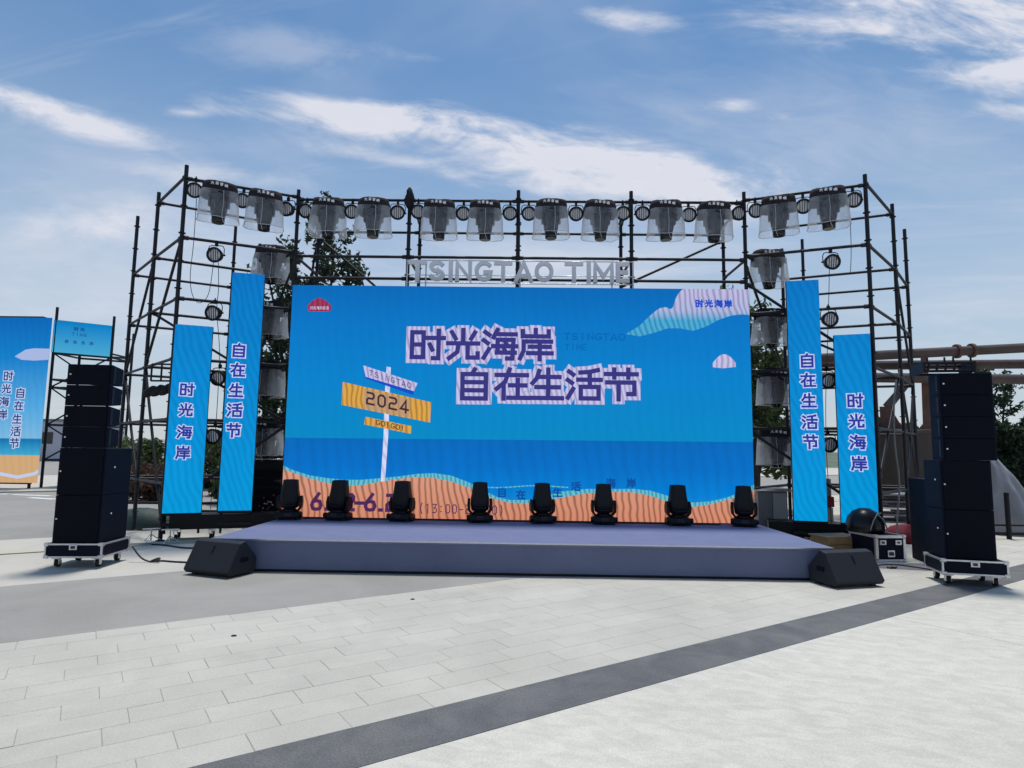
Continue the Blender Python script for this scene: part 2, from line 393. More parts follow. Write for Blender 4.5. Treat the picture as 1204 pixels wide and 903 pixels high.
car_paint = mat('car_paint', (.30, .31, .34), .25, metal=.5)
glass_m = mat('dark_glass', (.012, .014, .018), .06)

def leaf_mat(name, a, b_):
    m = bpy.data.materials.new(name); m.use_nodes = True
    b = NB(m.node_tree); p = b.n['Principled BSDF']; p.inputs['Roughness'].default_value = .6; p.inputs['Specular IOR Level'].default_value = .3
    g = b.node('ShaderNodeNewGeometry')
    try: rnd = g.outputs['Random Per Island']
    except KeyError: rnd = .5
    b.put(p.inputs['Base Color'], b.mix(rnd, (*a, 1), (*b_, 1)))
    tr = b.node('ShaderNodeBsdfTranslucent'); b.put(tr.inputs[0], b.mix(rnd, (*[x * 1.4 for x in a], 1), (*[x * 1.5 for x in b_], 1)))
    mx = b.node('ShaderNodeMixShader'); mx.inputs[0].default_value = .3
    b.l.new(p.outputs[0], mx.inputs[1]); b.l.new(tr.outputs[0], mx.inputs[2]); b.l.new(mx.outputs[0], b.n['Material Output'].inputs[0])
    return m
leaf_dark = leaf_mat('leaf_dark', (.022, .040, .026), (.050, .080, .040))
leaf_mid = leaf_mat('leaf_mid', (.040, .068, .026), (.10, .13, .05))
leaf_red = leaf_mat('leaf_reddish', (.07, .035, .03), (.11, .06, .04))
leaf_far = leaf_mat('leaf_far', (.06, .085, .06), (.10, .125, .08))

def plastic():
    m = bpy.data.materials.new('clear_plastic_sheet'); m.use_nodes = True
    b = NB(m.node_tree); b.n.remove(b.n['Principled BSDF'])
    out = b.n['Material Output']
    tr = b.node('ShaderNodeBsdfTransparent'); tr.inputs[0].default_value = (.93, .94, .96, 1)
    df = b.node('ShaderNodeBsdfDiffuse'); df.inputs[0].default_value = (.88, .89, .92, 1)
    tl = b.node('ShaderNodeBsdfTranslucent'); tl.inputs[0].default_value = (.88, .89, .92, 1)
    gl = b.node('ShaderNodeBsdfGlossy'); gl.inputs[1].default_value = .22; gl.inputs[0].default_value = (.8, .8, .8, 1)
    m1 = b.node('ShaderNodeMixShader'); m1.inputs[0].default_value = .5; b.l.new(df.outputs[0], m1.inputs[1]); b.l.new(tl.outputs[0], m1.inputs[2])
    m2 = b.node('ShaderNodeMixShader'); m2.inputs[0].default_value = .12; b.l.new(m1.outputs[0], m2.inputs[1]); b.l.new(gl.outputs[0], m2.inputs[2])
    tc = b.node('ShaderNodeTexCoord'); n = b.noise(tc.outputs['Object'], 5, 3, .5, .8)
    f = b.smooth(n, .35, .75, .12, .28)
    ox, oy_, oz = b.sep(tc.outputs['Object'])
    f = b.math('ADD', f, b.math('MULTIPLY', b.smooth(b.math('ABSOLUTE', ox), .13, .19), .22))
    lw = b.node('ShaderNodeLayerWeight'); lw.inputs[0].default_value = .5
    f = b.math('ADD', f, b.math('MULTIPLY', b.math('POWER', lw.outputs['Facing'], 2.0), .5))
    mx = b.node('ShaderNodeMixShader'); b.put(mx.inputs[0], f)
    b.l.new(tr.outputs[0], mx.inputs[1]); b.l.new(m2.outputs[0], mx.inputs[2]); b.l.new(mx.outputs[0], out.inputs[0])
    return m
plastic_m = plastic()
hem_m = mat('plastic_hem', (.55, .56, .60), .5)

# ------------------------------------------------------------------ ground and paving
# paving runs in a direction s = (cos35, sin35); n is across it
DS = Vector((math.cos(math.radians(35)), math.sin(math.radians(35)))); DN = Vector((-DS.y, DS.x))
def sn(s, n, z=0.0): p = DS * s + DN * n; return Vector((p.x, p.y, z))
def paving_mat(name, c, c2, sc=1.2, rough=.8, speck=0.0, streak=False, rnd=0.0, bump=.35):
    c = (c[0], c[1] * .968, c[2] * .885); c2 = (c2[0], c2[1] * .968, c2[2] * .885)
    m = bpy.data.materials.new(name); m.use_nodes = True
    b = NB(m.node_tree); p = b.n['Principled BSDF']; p.inputs['Specular IOR Level'].default_value = .3
    g = b.node('ShaderNodeNewGeometry'); pos = g.outputs['Position']
    x, y, z = b.sep(pos)
    v = pos
    if streak:
        a = math.radians(-20)
        v = b.comb(b.math('ADD', b.math('MULTIPLY', x, math.cos(a) * .8), b.math('MULTIPLY', y, math.sin(a) * .8)),
                   b.math('SUBTRACT', b.math('MULTIPLY', y, math.cos(a) * 1.4), b.math('MULTIPLY', x, math.sin(a) * 1.4)), 0.0)
    n1 = b.noise(v, sc, 9, .65, .5); n2 = b.smooth(b.noise(pos, 75, 4, .7), .32, .68); n3 = b.smooth(b.noise(pos, .45, 5, .6), .3, .7)
    src = b.mix(b.smooth(n1, .34, .68), (*c, 1), (*c2, 1))
    k = b.math('ADD', .945, b.math('MULTIPLY', n3, .10)); src = b.mix(1.0, src, b.comb(k, k, k), 'MULTIPLY')
    if speck:
        k = b.math('ADD', 1 - speck, b.math('MULTIPLY', n2, 2 * speck)); src = b.mix(1.0, src, b.comb(k, k, k), 'MULTIPLY')
    if rnd:
        oi = b.node('ShaderNodeObjectInfo'); k = b.math('ADD', 1 - rnd, b.math('MULTIPLY', oi.outputs['Random'], 2 * rnd))
        src = b.mix(1.0, src, b.comb(k, k, b.math('MULTIPLY', k, .995)), 'MULTIPLY')
    st_ = b.smooth(b.noise(pos, 2.6, 7, .72, .3), .56, .74); sp_ = b.smooth(b.noise(pos, 21, 2, .5), .70, .78)
    k = b.math('SUBTRACT', b.math('SUBTRACT', 1.0, b.math('MULTIPLY', st_, .10)), b.math('MULTIPLY', sp_, .16))
    src = b.mix(1.0, src, b.comb(k, k, k), 'MULTIPLY')
    b.put(p.inputs['Base Color'], src); b.put(p.inputs['Roughness'], b.math('ADD', rough - .1, b.math('MULTIPLY', n1, .2)))
    bn = b.node('ShaderNodeBump'); bn.inputs['Strength'].default_value = bump; bn.inputs['Distance'].default_value = .004
    b.put(bn.inputs['Height'], b.math('ADD', n2, b.math('MULTIPLY', n1, 1.5))); b.l.new(bn.outputs[0], p.inputs['Normal'])
    return m
asphalt = paving_mat('asphalt', (.275, .275, .278), (.315, .312, .31), .5, .85, .10)
slab_m = paving_mat('pale_granite', (.47, .462, .442), (.53, .522, .502), 1.1, .78, .07, rnd=.028)
pale_m = paving_mat('pale_paving', (.48, .47, .45), (.54, .53, .51), .8, .8, .08)
band_m = paving_mat('grey_granite', (.29, .287, .285), (.33, .327, .325), .9, .8, .10)
strip_m = paving_mat('dark_granite', (.112, .117, .131), (.165, .169, .182), 2.2, .75, .22, bump=.6)
conc_m = paving_mat('rough_concrete', (.52, .513, .488), (.615, .607, .58), 7, .85, .10, streak=True, bump=.3)
joint_m = paving_mat('joint_mortar', (.45, .44, .42), (.50, .49, .47), 3, .9, .1)
kerb_m = paving_mat('kerb_stone', (.50, .49, .40), (.56, .55, .46), 2, .8, .1)
marking_m = mat('road_paint', (.72, .72, .72), .7, noise=(4, .6, (.5, .5, .5)))

def sheet(s0, s1, n0, n1, z, th=.02):
    mb = MB(); q = [sn(s0, n0), sn(s1, n0), sn(s1, n1), sn(s0, n1)]
    vs = [Vector((p.x, p.y, z - th)) for p in q] + [Vector((p.x, p.y, z)) for p in q]
    return mb.add(vs, [(4, 5, 6, 7), (0, 1, 5, 4), (1, 2, 6, 5), (2, 3, 7, 6), (3, 0, 4, 7)])
g = MB(); R = 900
g.add([(-R, -R, -.05), (R, -R, -.05), (R, R, -.05), (-R, R, -.05)], [(0, 1, 2, 3)])
struct('ground', g, asphalt, fix=False)
struct('dark_paving_strip', sheet(-20, 60, 3.18, 3.63, 0.0, .04), strip_m)
struct('grey_paving_band', sheet(-20, 60, 6.605, 9.17, 0.0, .04), band_m)
struct('pale_pavement', sheet(-30, 60, 9.17, 11.72, -.001, .04), pale_m)
struct('kerb', sheet(-30, 60, 11.74, 12.02, .012, .05), kerb_m)
struct('rear_pavement', sheet(-30, 60, 12.04, 13.5, -.002, .04), pale_m)
struct('far_pavement', sheet(-60, 120, 27.0, 40, -.004, .04), pale_m)
# slabs in running bond between the band and the dark strip
paving = struct('slab_paving', sheet(-20, 60, 3.63, 6.605, -.006, .03), joint_m)
RW, SL, J = (6.605 - 3.63) / 12, .53, .0014
def slab_mesh(w, l):
    mb = MB(); x, y, h, b = l / 2 - J / 2, w / 2 - J / 2, .012, .003
    lo = [(-x, -y, -h), (x, -y, -h), (x, y, -h), (-x, y, -h)]; mi = [(a, c, -b) for a, c, _ in lo]
    hi = [(a * (1 - b / x), c * (1 - b / y), 0) for a, c, _ in lo]
    mb.rings([lo, mi, hi], (False, True), smooth=False); return mb
proto = slab_mesh(RW, SL).build('paving_slab', slab_m, paving)
cells = []
for r in range(12):
    for k in range(-14, 34):
        s = k * SL + (r % 3) * SL * .37 + .06; n = 3.63 + (r + .5) * RW; p = sn(s, n)
        cells.append((p.length if p.y > 2.2 and abs(p.x) < p.y * .86 else 99 + p.length, s, n))
cells.sort()
rest = MB(); first = True
for i, (d, s, n) in enumerate(cells):
    p = sn(s, n, random.uniform(-.0012, .0012))
    if i < 300:
        o = proto if first else proto.copy()
        if not first: COL.objects.link(o); o.parent = paving
        first = False; o.location = p; o.rotation_euler = (0, 0, math.radians(35))
    else:
        x, y = SL / 2 - J / 2, RW / 2 - J / 2
        c = [sn(s + a, n + b, p.z) for a, b in ((-x, -y), (x, -y), (x, y), (-x, y))]
        rest.rings([[Vector((q.x, q.y, -.012)) for q in c], c], (False, True), smooth=False)
o = rest.build('far_slabs', slab_m, paving); o['kind'] = 'stuff'
# rough white concrete in the foreground, long bays with open joints
conc = struct('concrete_apron', sheet(-24, 60, -12, 3.18, -.014, .03), joint_m)
for n0, n1 in ((-1.9, 3.176), (-7, -1.906)):
    for s0, s1 in ((-9.3, -1.256), (-1.25, 6.745), (6.757, 14.75), (14.756, 22.75)):
        mb = MB(); c = [sn(s0, n0), sn(s1, n0), sn(s1, n1), sn(s0, n1)]
        cc = sn((s0 + s1) / 2, (n0 + n1) / 2)
        hi = [Vector((q.x + (cc.x - q.x) * .001, q.y + (cc.y - q.y) * .001, 0)) for q in c]
        mb.rings([[Vector((q.x, q.y, -.013)) for q in c], [Vector((q.x, q.y, -.004)) for q in c], hi], (False, True), smooth=False)
        mb.build('concrete_bay', conc_m, conc)
# worn white paint on the far asphalt
mk = MB()
for u0, v0, u1, v1 in ((15, 581.5, 60, 583), (35, 585, 66, 587), (-30, 580.5, 10, 581)):
    a, b_ = gnd(u0, v0, -.045), gnd(u1, v1, -.045); t = (b_ - a).normalized(); nn = Vector((-t.y, t.x, 0)) * .14
    mk.add([a - nn, b_ - nn, b_ + nn, a + nn], [(0, 1, 2, 3)])
struct('road_marking', mk, marking_m, fix=False)

# ------------------------------------------------------------------ stage
SX0, SX1, SY0, SY1, SZ = -3.99, 4.01, 8.19, 10.95, .416
st = thing('stage_platform', 'wide low stage covered in grey lavender carpet with a dark skirt', 'stage', (0, (SY0 + SY1) / 2, 0))
oy = -(SY0 + SY1) / 2
mb = MB().box(((SX0 + SX1) / 2, 0, SZ - .02), (SX1 - SX0, SY1 - SY0, .04)); mb.build('deck', carpet, st, bevel=.008)
mb = MB()
N = 60
top, bot = [], []
for side in range(3):
    for i in range(N):
        t = i / (N - 1)
        if side == 0: p = (SX0 + .012, SY1 + (SY0 + .012 - SY1) * t)
        elif side == 1: p = (SX0 + .012 + (SX1 - SX0 - .024) * t, SY0 + .012)
        else: p = (SX1 - .012, SY0 + .012 + (SY1 - SY0 - .02) * t)
        w = .004 * math.sin(i * .9 + side) + .003 * math.sin(i * 2.3)
        top.append(Vector((p[0], p[1] + oy, SZ - .041))); bot.append(Vector((p[0] + (w if side != 1 else 0), p[1] + oy + (w if side == 1 else 0), .035)))
mb.rings([bot, top], (False, False), close=False); mb.build('skirt', skirt_m, st)
mb = MB().box(((SX0 + SX1) / 2, 0, .018), (SX1 - SX0 - .06, SY1 - SY0 - .06, .036)); mb.build('shadow_line', black, st)  # black slab stands in for the thin shadow line under the stage front
mb = MB().box(((SX0 + SX1) / 2, SY0 + oy - .006, SZ - .008), (SX1 - SX0 - .01, .012, .016)); mb.build('edge_trim', alu, st)

# ------------------------------------------------------------------ main LED screen
YS = 10.70
X0, X1, Z0, Z1 = -4.053, 3.947, .43, 4.44
scr = thing('led_screen', 'huge blue LED screen with a beach picture and Chinese title', 'screen', (-.05, YS, SZ))
def sl(x, z, d): return Vector((x + .05, d, z - SZ))           # screen-local
MB().box((0, .09, (Z0 + Z1) / 2 - SZ), (X1 - X0, .16, Z1 - Z0)).build('cabinet', black, scr, bevel=.006)
MB().box((0, .06, .005), (X1 - X0, .12, .02)).build('base_bar', black, scr)
d_sky = led('led_sky', [(0, (0, 128, 192)), (.32, (0, 132, 190)), (.6, (0, 124, 196)), (.85, (0, 112, 190)), (1, (0, 100, 176))], 1.0, (5.5, .1, .03, 2), .14, (Z0, Z1))
d_sea = led('led_sea', [(0, (30, 138, 212)), (.12, (0, 122, 204)), (.22, (0, 107, 192)), (.335, (0, 101, 182)), (1, (0, 101, 182))], 1.0, (4.5, .1, .08, 2), .2, (Z0, Z1))
d_sand = led('led_sand', [(0, (204, 132, 104)), (1, (212, 152, 128))], 1.0, (9.6, .16, .58, 3), .1, (Z0, 1.3))
d_white = led('led_white', [(0, (190, 186, 226))], 1.0, (11.5, .16, .42, 2), .06)
d_cloud = led('led_cloud', [(0, (60, 160, 205)), (.86, (70, 165, 210)), (.905, (170, 178, 218)), (1, (186, 180, 220))], 1.0, (10.5, .16, .42, 2), .08, (Z0, Z1))
d_foam = led('led_foam', [(0, (95, 185, 205))], 1.0, (14, .1, .5, 2), .1)
d_navy = led('led_navy', [(0, (52, 50, 122))], 1.0)
d_purple = led('led_purple', [(0, (74, 38, 84))], 1.0)
d_deep = led('led_deep_blue', [(0, (0, 96, 172))], 1.0)
d_deep2 = led('led_sea_mark', [(0, (8, 74, 150))], 1.0)
d_board = led('led_yellow', [(0, (214, 160, 72))], 1.0, (10.5, .16, .45, 2), .1)
d_boardc = led('led_tan', [(0, (186, 148, 110))], 1.0, (10.5, .16, .22, 2), .1)
d_ink = led('led_ink', [(0, (58, 40, 56))], 1.0)
d_blue = led('led_royal', [(0, (20, 70, 190))], 1.0)
d_red = led('led_red', [(0, (160, 50, 84))], 1.0, (12, 0, .4, 2))
d_pole = led('led_pole', [(0, (206, 208, 240))], 1.0, (8, .4, .25, 2))
disp = MB().flat([(X0 + .005, Z0), (X1 - .005, Z0), (X1 - .005, Z1), (X0 + .005, Z1)], sl, .004).build('display', d_sky, scr, fix=False)
def P(u, v): p = at(u, v, YS); return (p.x, p.z)
def clampx(q): return (min(max(q[0], X0 + .006), X1 - .006), min(max(q[1], Z0 + .001), Z1 - .001))
def art(name, polys, m, d, par=None):
    mb = MB()
    for po in polys: mb.flat([clampx(P(*q)) for q in po], sl, d)
    return mb.build(name, m, par or disp, fix=False)
art('sea', [[(325, 623), (895, 623), (895, 520), (325, 514.5)]], d_sea, .002)
top = [(328, 551), (345, 556), (365, 563), (385, 568), (405, 571), (425, 570.5), (450, 566), (470, 563), (490, 561), (510, 562), (530, 566), (550, 573), (570, 582),
       (585, 588), (600, 591), (620, 592), (640, 590), (660, 585), (690, 580), (720, 578), (745, 579), (765, 583), (785, 590), (800, 595), (815, 596), (835, 593), (855, 588), (870, 583), (892, 576)]
def strip(name, edge, below, m, d):
    mb = MB()
    for (a, b) in zip(edge[:-1], edge[1:]):
        q = [(a[0], below(a)), (b[0], below(b)), b, a]
        mb.flat([clampx(P(*t)) for t in q], sl, d)
    return mb.build(name, m, disp, fix=False)
strip('foam', [(u, v - 5 - 2 * math.sin(u * .05)) for u, v in top], lambda a: a[1] + 9, d_foam, .001)
strip('sand', top, lambda a: 630, d_sand, -.0005)
strip('swell', [(560 + 12 * i, 571.5 + 1.2 * math.sin(i * .8)) for i in range(10)], lambda a: a[1] + 1.3, d_foam, .0012)
cl_top = [(737, 392), (752, 383), (760, 375), (768, 368), (775, 362.5), (783, 361), (788, 363), (790, 367), (793, 354), (797, 346), (803, 339), (888, 338)]
cl_bot = [(737, 393), (752, 395.5), (770, 391), (785, 386), (800, 386), (815, 389), (830, 384), (845, 376), (860, 371), (872, 369.5), (888, 371)]
def yat(line, u):
    for a, b in zip(line[:-1], line[1:]):
        if a[0] <= u <= b[0]: return a[1] + (b[1] - a[1]) * (u - a[0]) / (b[0] - a[0])
    return line[-1][1]
us = [737 + 151 * i / 50 for i in range(51)]
strip('cloud', [(u, yat(cl_top, u)) for u in us], lambda a: yat(cl_bot, a[0]), d_cloud, .001)
us = [838 + 27 * i / 16 for i in range(17)]
strip('cloud', [(u, 432 - 1 - 14.5 * math.sin(PI * min(1, max(0, (u - 836) / 31))) ** .8) for u in us], lambda a: 433 - abs(a[0] - 850) * .1, d_white, .0012)
# red crest with white lettering
art('crest', [[(361, 360), (368, 353), (375, 350), (383, 353), (390, 360), (388, 366), (363, 366)]], d_red, .001)
mb = MB()
for i in range(6):
    p = P(364.5 + i * 3.8, 364); write(mb, '时光海岸自在'[i], sl, p[0], p[1], .048, .06, .05, 1.6, -.0002)
mb.build('crest_lettering', d_white, disp, fix=False)
mb = MB(); p = P(818, 361)
write(mb, '时光海岸', sl, p[0], p[1], .13, .13, .165, 1.9, 0.0); mb.build('small_title', d_blue, disp, fix=False)
mb = MB(); p = P(663, 399.5)
write(mb, 'TSINGTAO', sl, p[0], p[1], .12, .12, .135, 1.8, .001); p = P(664, 411.5); write(mb, 'TIME', sl, p[0], p[1], .09, .11, .1, 1.8, .001)
mb.build('subtitle', d_deep, disp, fix=False)
mb = MB()
for c, u, v in zip('自在生活海岸', (585, 607, 650, 672, 713, 737), (584, 587, 584, 577, 573, 573)):
    p = P(u, v); write(mb, c, sl, p[0], p[1], .15, .15, .2, 1.6, .0006)
mb.build('slogan', d_deep2, disp, fix=False)
# title with its pale outline
boxes = [('时', 481.5, 523), ('光', 524.5, 564.5), ('海', 567, 608), ('岸', 609.5, 650)]
boxes2 = [('自', 538, 577), ('在', 581, 622), ('生', 623.5, 662.5), ('活', 666, 707), ('节', 710, 751)]
mo, mi = MB(), MB()
for bs, vt, vb in ((boxes, 387.5, 423), (boxes2, 434, 470)):
    for j, (c, u0, u1) in enumerate(bs):
        a = P(u0, vb); b_ = P(u1, vt)
        write(mo, c, sl, a[0], a[1], b_[0] - a[0], b_[1] - a[1], 1, 3.9, -.0004 - .0001 * j, .00005)
        chars('title_character', c, d_navy, disp, sl, a[0], a[1], b_[0] - a[0], b_[1] - a[1], 1, 1.45, -.0018, .00015)
mo.build('title_outline', d_white, disp, fix=False)
# signpost
art('signpost_pole', [[(454.5, 431), (459.5, 432), (458, 470), (456.5, 512), (452, 575), (447, 575), (451, 512), (452, 470)]], d_pole, .0006)
art('signpost_board', [[(403, 449), (507, 473), (505.7, 496.8), (401.5, 476)], [(429.5, 490), (483.7, 501), (483, 510), (428, 499)]], d_board, -.0004)
art('signpost_board', [[(425.5, 434), (430, 445), (486, 464.5), (487, 458), (429, 441)]], d_blue, -.0004)
art('signpost_board', [[(427, 429.5), (491, 450.5), (486.7, 460), (430, 443)]], d_white, -.0008)
art('signpost_board', [[(428, 457), (483, 469.5), (481, 490.5), (427, 480)]], d_boardc, -.0006)
mb = MB(); p = P(430.3, 475); slp = -.205
chars('digit', '2024', d_ink, disp, sl, p[0], p[1], .165, .22, .195, 2.1, -.0012, slope=slp)
p = P(442, 499.5); write(mb, 'GO!GO!', sl, p[0], p[1], .075, .09, .085, 1.9, -.0012, slope=slp)
p = P(434, 441.5); write(mb, 'TSINGTAO', sl, p[0], p[1], .075, .10, .095, 1.5, -.0012, slope=-.3)
mb.build('signpost_lettering', d_ink, disp, fix=False)['kind'] = 'stuff'
p = P(364.5, 600); chars('date_character', '6.22-6.23', d_purple, disp, sl, p[0], p[1], .23, .29, .183, 2.5, -.001)
p = P(492, 603); chars('time_character', '(13:00-21:00)', d_purple, disp, sl, p[0], p[1], .095, .16, .113, 1.7, -.001, slope=-.012)

# ------------------------------------------------------------------ LED columns beside the screen
d_ban = led('led_column_blue', [(0, (0, 150, 214)), (.35, (0, 138, 208)), (.7, (0, 126, 200)), (1, (0, 112, 190))], 1.0, (9, .32, .16, 1.5), .22, (.4, 4.7))
d_ban_txt = led('led_column_ink', [(0, (40, 52, 150))], 1.0)
d_ban_out = led('led_column_white', [(0, (196, 206, 240))], 1.0, (12, .2, .25, 2))
def column(text, cx, cy, rz, w, z0, z1, pos, size, label):
    t = thing('led_column', label, 'LED banner', (cx, cy, .1), rz, 'LED columns flanking the screen')
    MB().box((0, .06, (z0 + z1) / 2 - .1), (w, .1, z1 - z0)).build('cabinet', black, t, bevel=.005)
    L = lambda x, z, d: Vector((x, d, z - .1))
    s = MB().flat([(-w / 2 + .004, z0 + .004), (w / 2 - .004, z0 + .004), (w / 2 - .004, z1 - .004), (-w / 2 + .004, z1 - .004)], L, .005).build('display', d_ban, t, fix=False)
    a, b = MB(), MB()
    Mw = t.matrix_basis.inverted()
    R0 = Matrix.Rotation(-rz, 3, 'Z')
    for c, (u, v) in zip(text, pos):
        d = ray(u, v); nrm = Vector((math.sin(rz), -math.cos(rz), 0)); o = Vector((cx, cy, 0))
        p = EYE + d * ((o - EYE).dot(nrm) / d.dot(nrm)); q = R0 @ (p - o)
        write(a, c, L, q.x - size / 2, p.z - size / 2, size, size, 1, 3.1, .003, .00005)
        chars('character', c, d_ban_txt, s, L, q.x - size / 2, p.z - size / 2, size, size, 1, 1.5, .0005, .0001)
    a.build('lettering_outline', d_ban_out, s, fix=False)
    m = MB()
    for sx in (-1, 1):
        m.tube((sx * (w / 2 - .04), .14, .0), (sx * (w / 2 - .04), .14, z1 - .4), .02)
    m.box((0, .10, .17), (w + .02, .2, .05)); m.build('support', pole_m, t)
    m = MB().box((0, .06, z0 - .102 - .1 + .08), (w, .12, .035)); m.build('bottom_bar', black, t)
    return t
column('时光海岸', -5.745, 10.70, math.radians(22), .60, .455, 3.70, [(220, 458), (218.5, 482), (217, 508), (215, 532)], .215, 'short blue LED column left of the screen, outermost, with four characters')
column('自在生活节', -4.93, 10.90, math.radians(16), .545, .49, 4.70, [(281, 412), (279.5, 435), (277.5, 459), (276, 482), (274.5, 506)], .235, 'tall blue LED column next to left edge of screen, five characters')
column('自在生活节', 4.93, 10.83, math.radians(-14), .53, .47, 4.65, [(949, 424), (950, 447), (951, 471), (952, 496), (953, 519.5)], .235, 'tall blue LED column next to right edge of screen, five characters')
column('时光海岸', 5.665, 10.66, math.radians(-20), .56, .46, 3.66, [(1005.5, 471), (1007, 495), (1008.5, 520), (1010, 545)], .23, 'short blue LED column right of the screen, outermost, with four characters')

# ------------------------------------------------------------------ scaffold
sc = thing('scaffold', 'black steel scaffold wrapped round and above the LED screen', 'scaffold', (0, 12, 0))
SO = Vector((0, 12, 0))
LF, LI, RI, RF = Vector((-6.05, 10.65, 0)), Vector((-4.31, 11.45, 0)), Vector((4.17, 11.45, 0)), Vector((6.05, 10.72, 0))
LM, LB, RM, RB = Vector((-7.28, 11.9, 0)), Vector((-8.44, 13.1, 0)), Vector((7.40, 12.2, 0)), Vector((8.40, 13.45, 0))
LMi, LBi, RMi, RBi = Vector((-5.61, 12.86, 0)), Vector((-6.74, 14.08, 0)), Vector((5.52, 13.03, 0)), Vector((6.53, 14.28, 0))
CX = [-4.31, -2.17, -.10, 2.04, 4.17]
def standard(p, z1, z0=0.0, r=.036):
    mb = MB(); mb.tube(p - SO + Vector((0, 0, z0)), p - SO + Vector((0, 0, z1)), r, 8)
    z = z0 + .35
    while z < z1 - .05:
        mb.lathe([(r, -.012), (.062, -.006), (.062, .006), (r, .012)], 8, Matrix.Translation(p - SO + Vector((0, 0, z))), smooth=False)
        z += .5
    if z0 == 0: mb.lathe([(.075, .0), (.075, .012), (.03, .02)], 8, Matrix.Translation(p - SO))
    return mb.build('standard', pole_m, sc)
def ledger(a, b, z, r=.027, za=None):
    A = a - SO + Vector((0, 0, z)); B = b - SO + Vector((0, 0, z if za is None else za)); t = (B - A).normalized()
    mb = MB().tube(A, B, r, 6)
    for q, sgn in ((A, 1), (B, -1)): mb.tube(q + t * sgn * .03, q + t * sgn * .11, r * 1.45, 6)
    return mb.build('ledger' if za is None else 'brace', pole_m, sc)
for p, z in ((LF, 6.60), (RF, 6.55), (LI, 6.50), (RI, 6.52), (LM, 6.62), (RM, 6.62), (LB, 6.58), (RB, 6.56), (LMi, 5.9), (RMi, 5.95), (LBi, 6.72), (RBi, 6.6)):
    standard(p, z)
for x in CX[1:4]: standard(Vector((x, 11.45, 0)), 6.52)
for i, x in enumerate(CX): standard(Vector((x * 1.0, 12.7, 0)), (6.4, 6.45, 6.45, 6.42, 6.4)[i])
for z in (6.31, 5.20, 4.78):
    for a, b in zip(CX[:-1], CX[1:]): ledger(Vector((a, 11.45, 0)), Vector((b, 11.45, 0)), z)
for z in (6.12, 4.2):
    for a, b in zip(CX[:-1], CX[1:]): ledger(Vector((a, 12.7, 0)), Vector((b, 12.7, 0)), z)
for x in CX:
    for z in (6.3, 5.2, 3.0): ledger(Vector((x, 11.45, 0)), Vector((x, 12.7, 0)), z)
LV = (6.40, 5.27, 4.17, 3.10, 2.05, .95)
for i, z in enumerate(LV):
    for a, b in ((LF, LI), (RI, RF)):
        if z not in (.95,): ledger(a, b, z if i else 6.36)
    ledger(LF, LM, z); ledger(RF, RM, z)
    if i > 0: ledger(LM, LB, z); ledger(RM, RB, z)
    ledger(LM, LMi, z + .01); ledger(RM, RMi, z + .01)
    if i > 0: ledger(LB, LBi, z - .01); ledger(RB, RBi, z - .01)
    if i > 0: ledger(LI, LMi, z + .02); ledger(RI, RMi, z + .02)
    if i in (2, 4): ledger(LMi, LBi, z + .03); ledger(RMi, RBi, z + .03)
for a, b, z0, z1 in ((LF, LM, 5.25, 3.15), (LM, LF, 3.05, .3), (LM, LB, 5.2, 3.1), (LB, LM, 3.05, .9), (RM, RB, 5.2, 3.1), (RM, RF, 3.3, 1.2), (RI, RF, 4.75, 3.1),
                     (RMi, RM, 4.2, 3.1), (LI, LMi, 5.1, 3.2), (LMi, LM, 3.1, 4.2), (LMi, LBi, 4.2, 2.1), (RMi, RBi, 4.2, 2.1), (LI, LF, 2.05, 3.1), (RM, RB, 3.05, .95), (LF, LI, .5, 2.0), (RF, RI, .5, 2.0), (RI, RMi, 5.1, 3.2), (Vector((CX[3], 12.7, 0)), Vector((CX[4], 12.7, 0)), 5.0, 6.0),
                     (Vector((CX[0], 12.7, 0)), Vector((CX[1], 12.7, 0)), 6.0, 4.2), (RB, RM, 3.0, .8)):
    ledger(a, b, z0, .026, z1)

# ------------------------------------------------------------------ TSINGTAO TIME letter sign
YT = 11.25
ts = thing('letter_sign', 'white three dimensional TSINGTAO TIME letters on thin rails above screen', 'sign', (-.05, YT, 4.66))
TL = lambda x, z, d: Vector((x, d, z))
txt = 'TSINGTAO TIME'; wd = {'I': .13, ' ': .19, 'M': .40, 'S': .33, 'E': .30}
tot = sum(wd.get(c, .355) for c in txt); k = 4.12 / tot; x = -2.06
for c in txt:
    w_ = wd.get(c, .355) * k
    if c != ' ':
        mb = MB()
        gx, gw = (x + .02, w_ - .05)
        if c == 'I': gx, gw = x + w_ / 2 - .45 * .3, .3
        for kk, s_ in enumerate(GL[c]):
            ribbon(mb, [(gx + p[0] / 10 * gw, .035 + p[1] / 10 * .36) for p in s_], .074, TL, -.045 - kk * .0015, .06)
        mb.build('letter', white_paint, ts)
    x += w_
for z in (.0, .15, .43): MB().tube((-2.1, .04, z), (2.1, .04, z), .009, 6).build('rail', alu, ts)
for xx in (-2.1, -1.75, 0, 1.7, 2.09):
    MB().tube((xx, .055, -.2), (xx, .055, .44), .014, 6).build('upright', alu, ts)

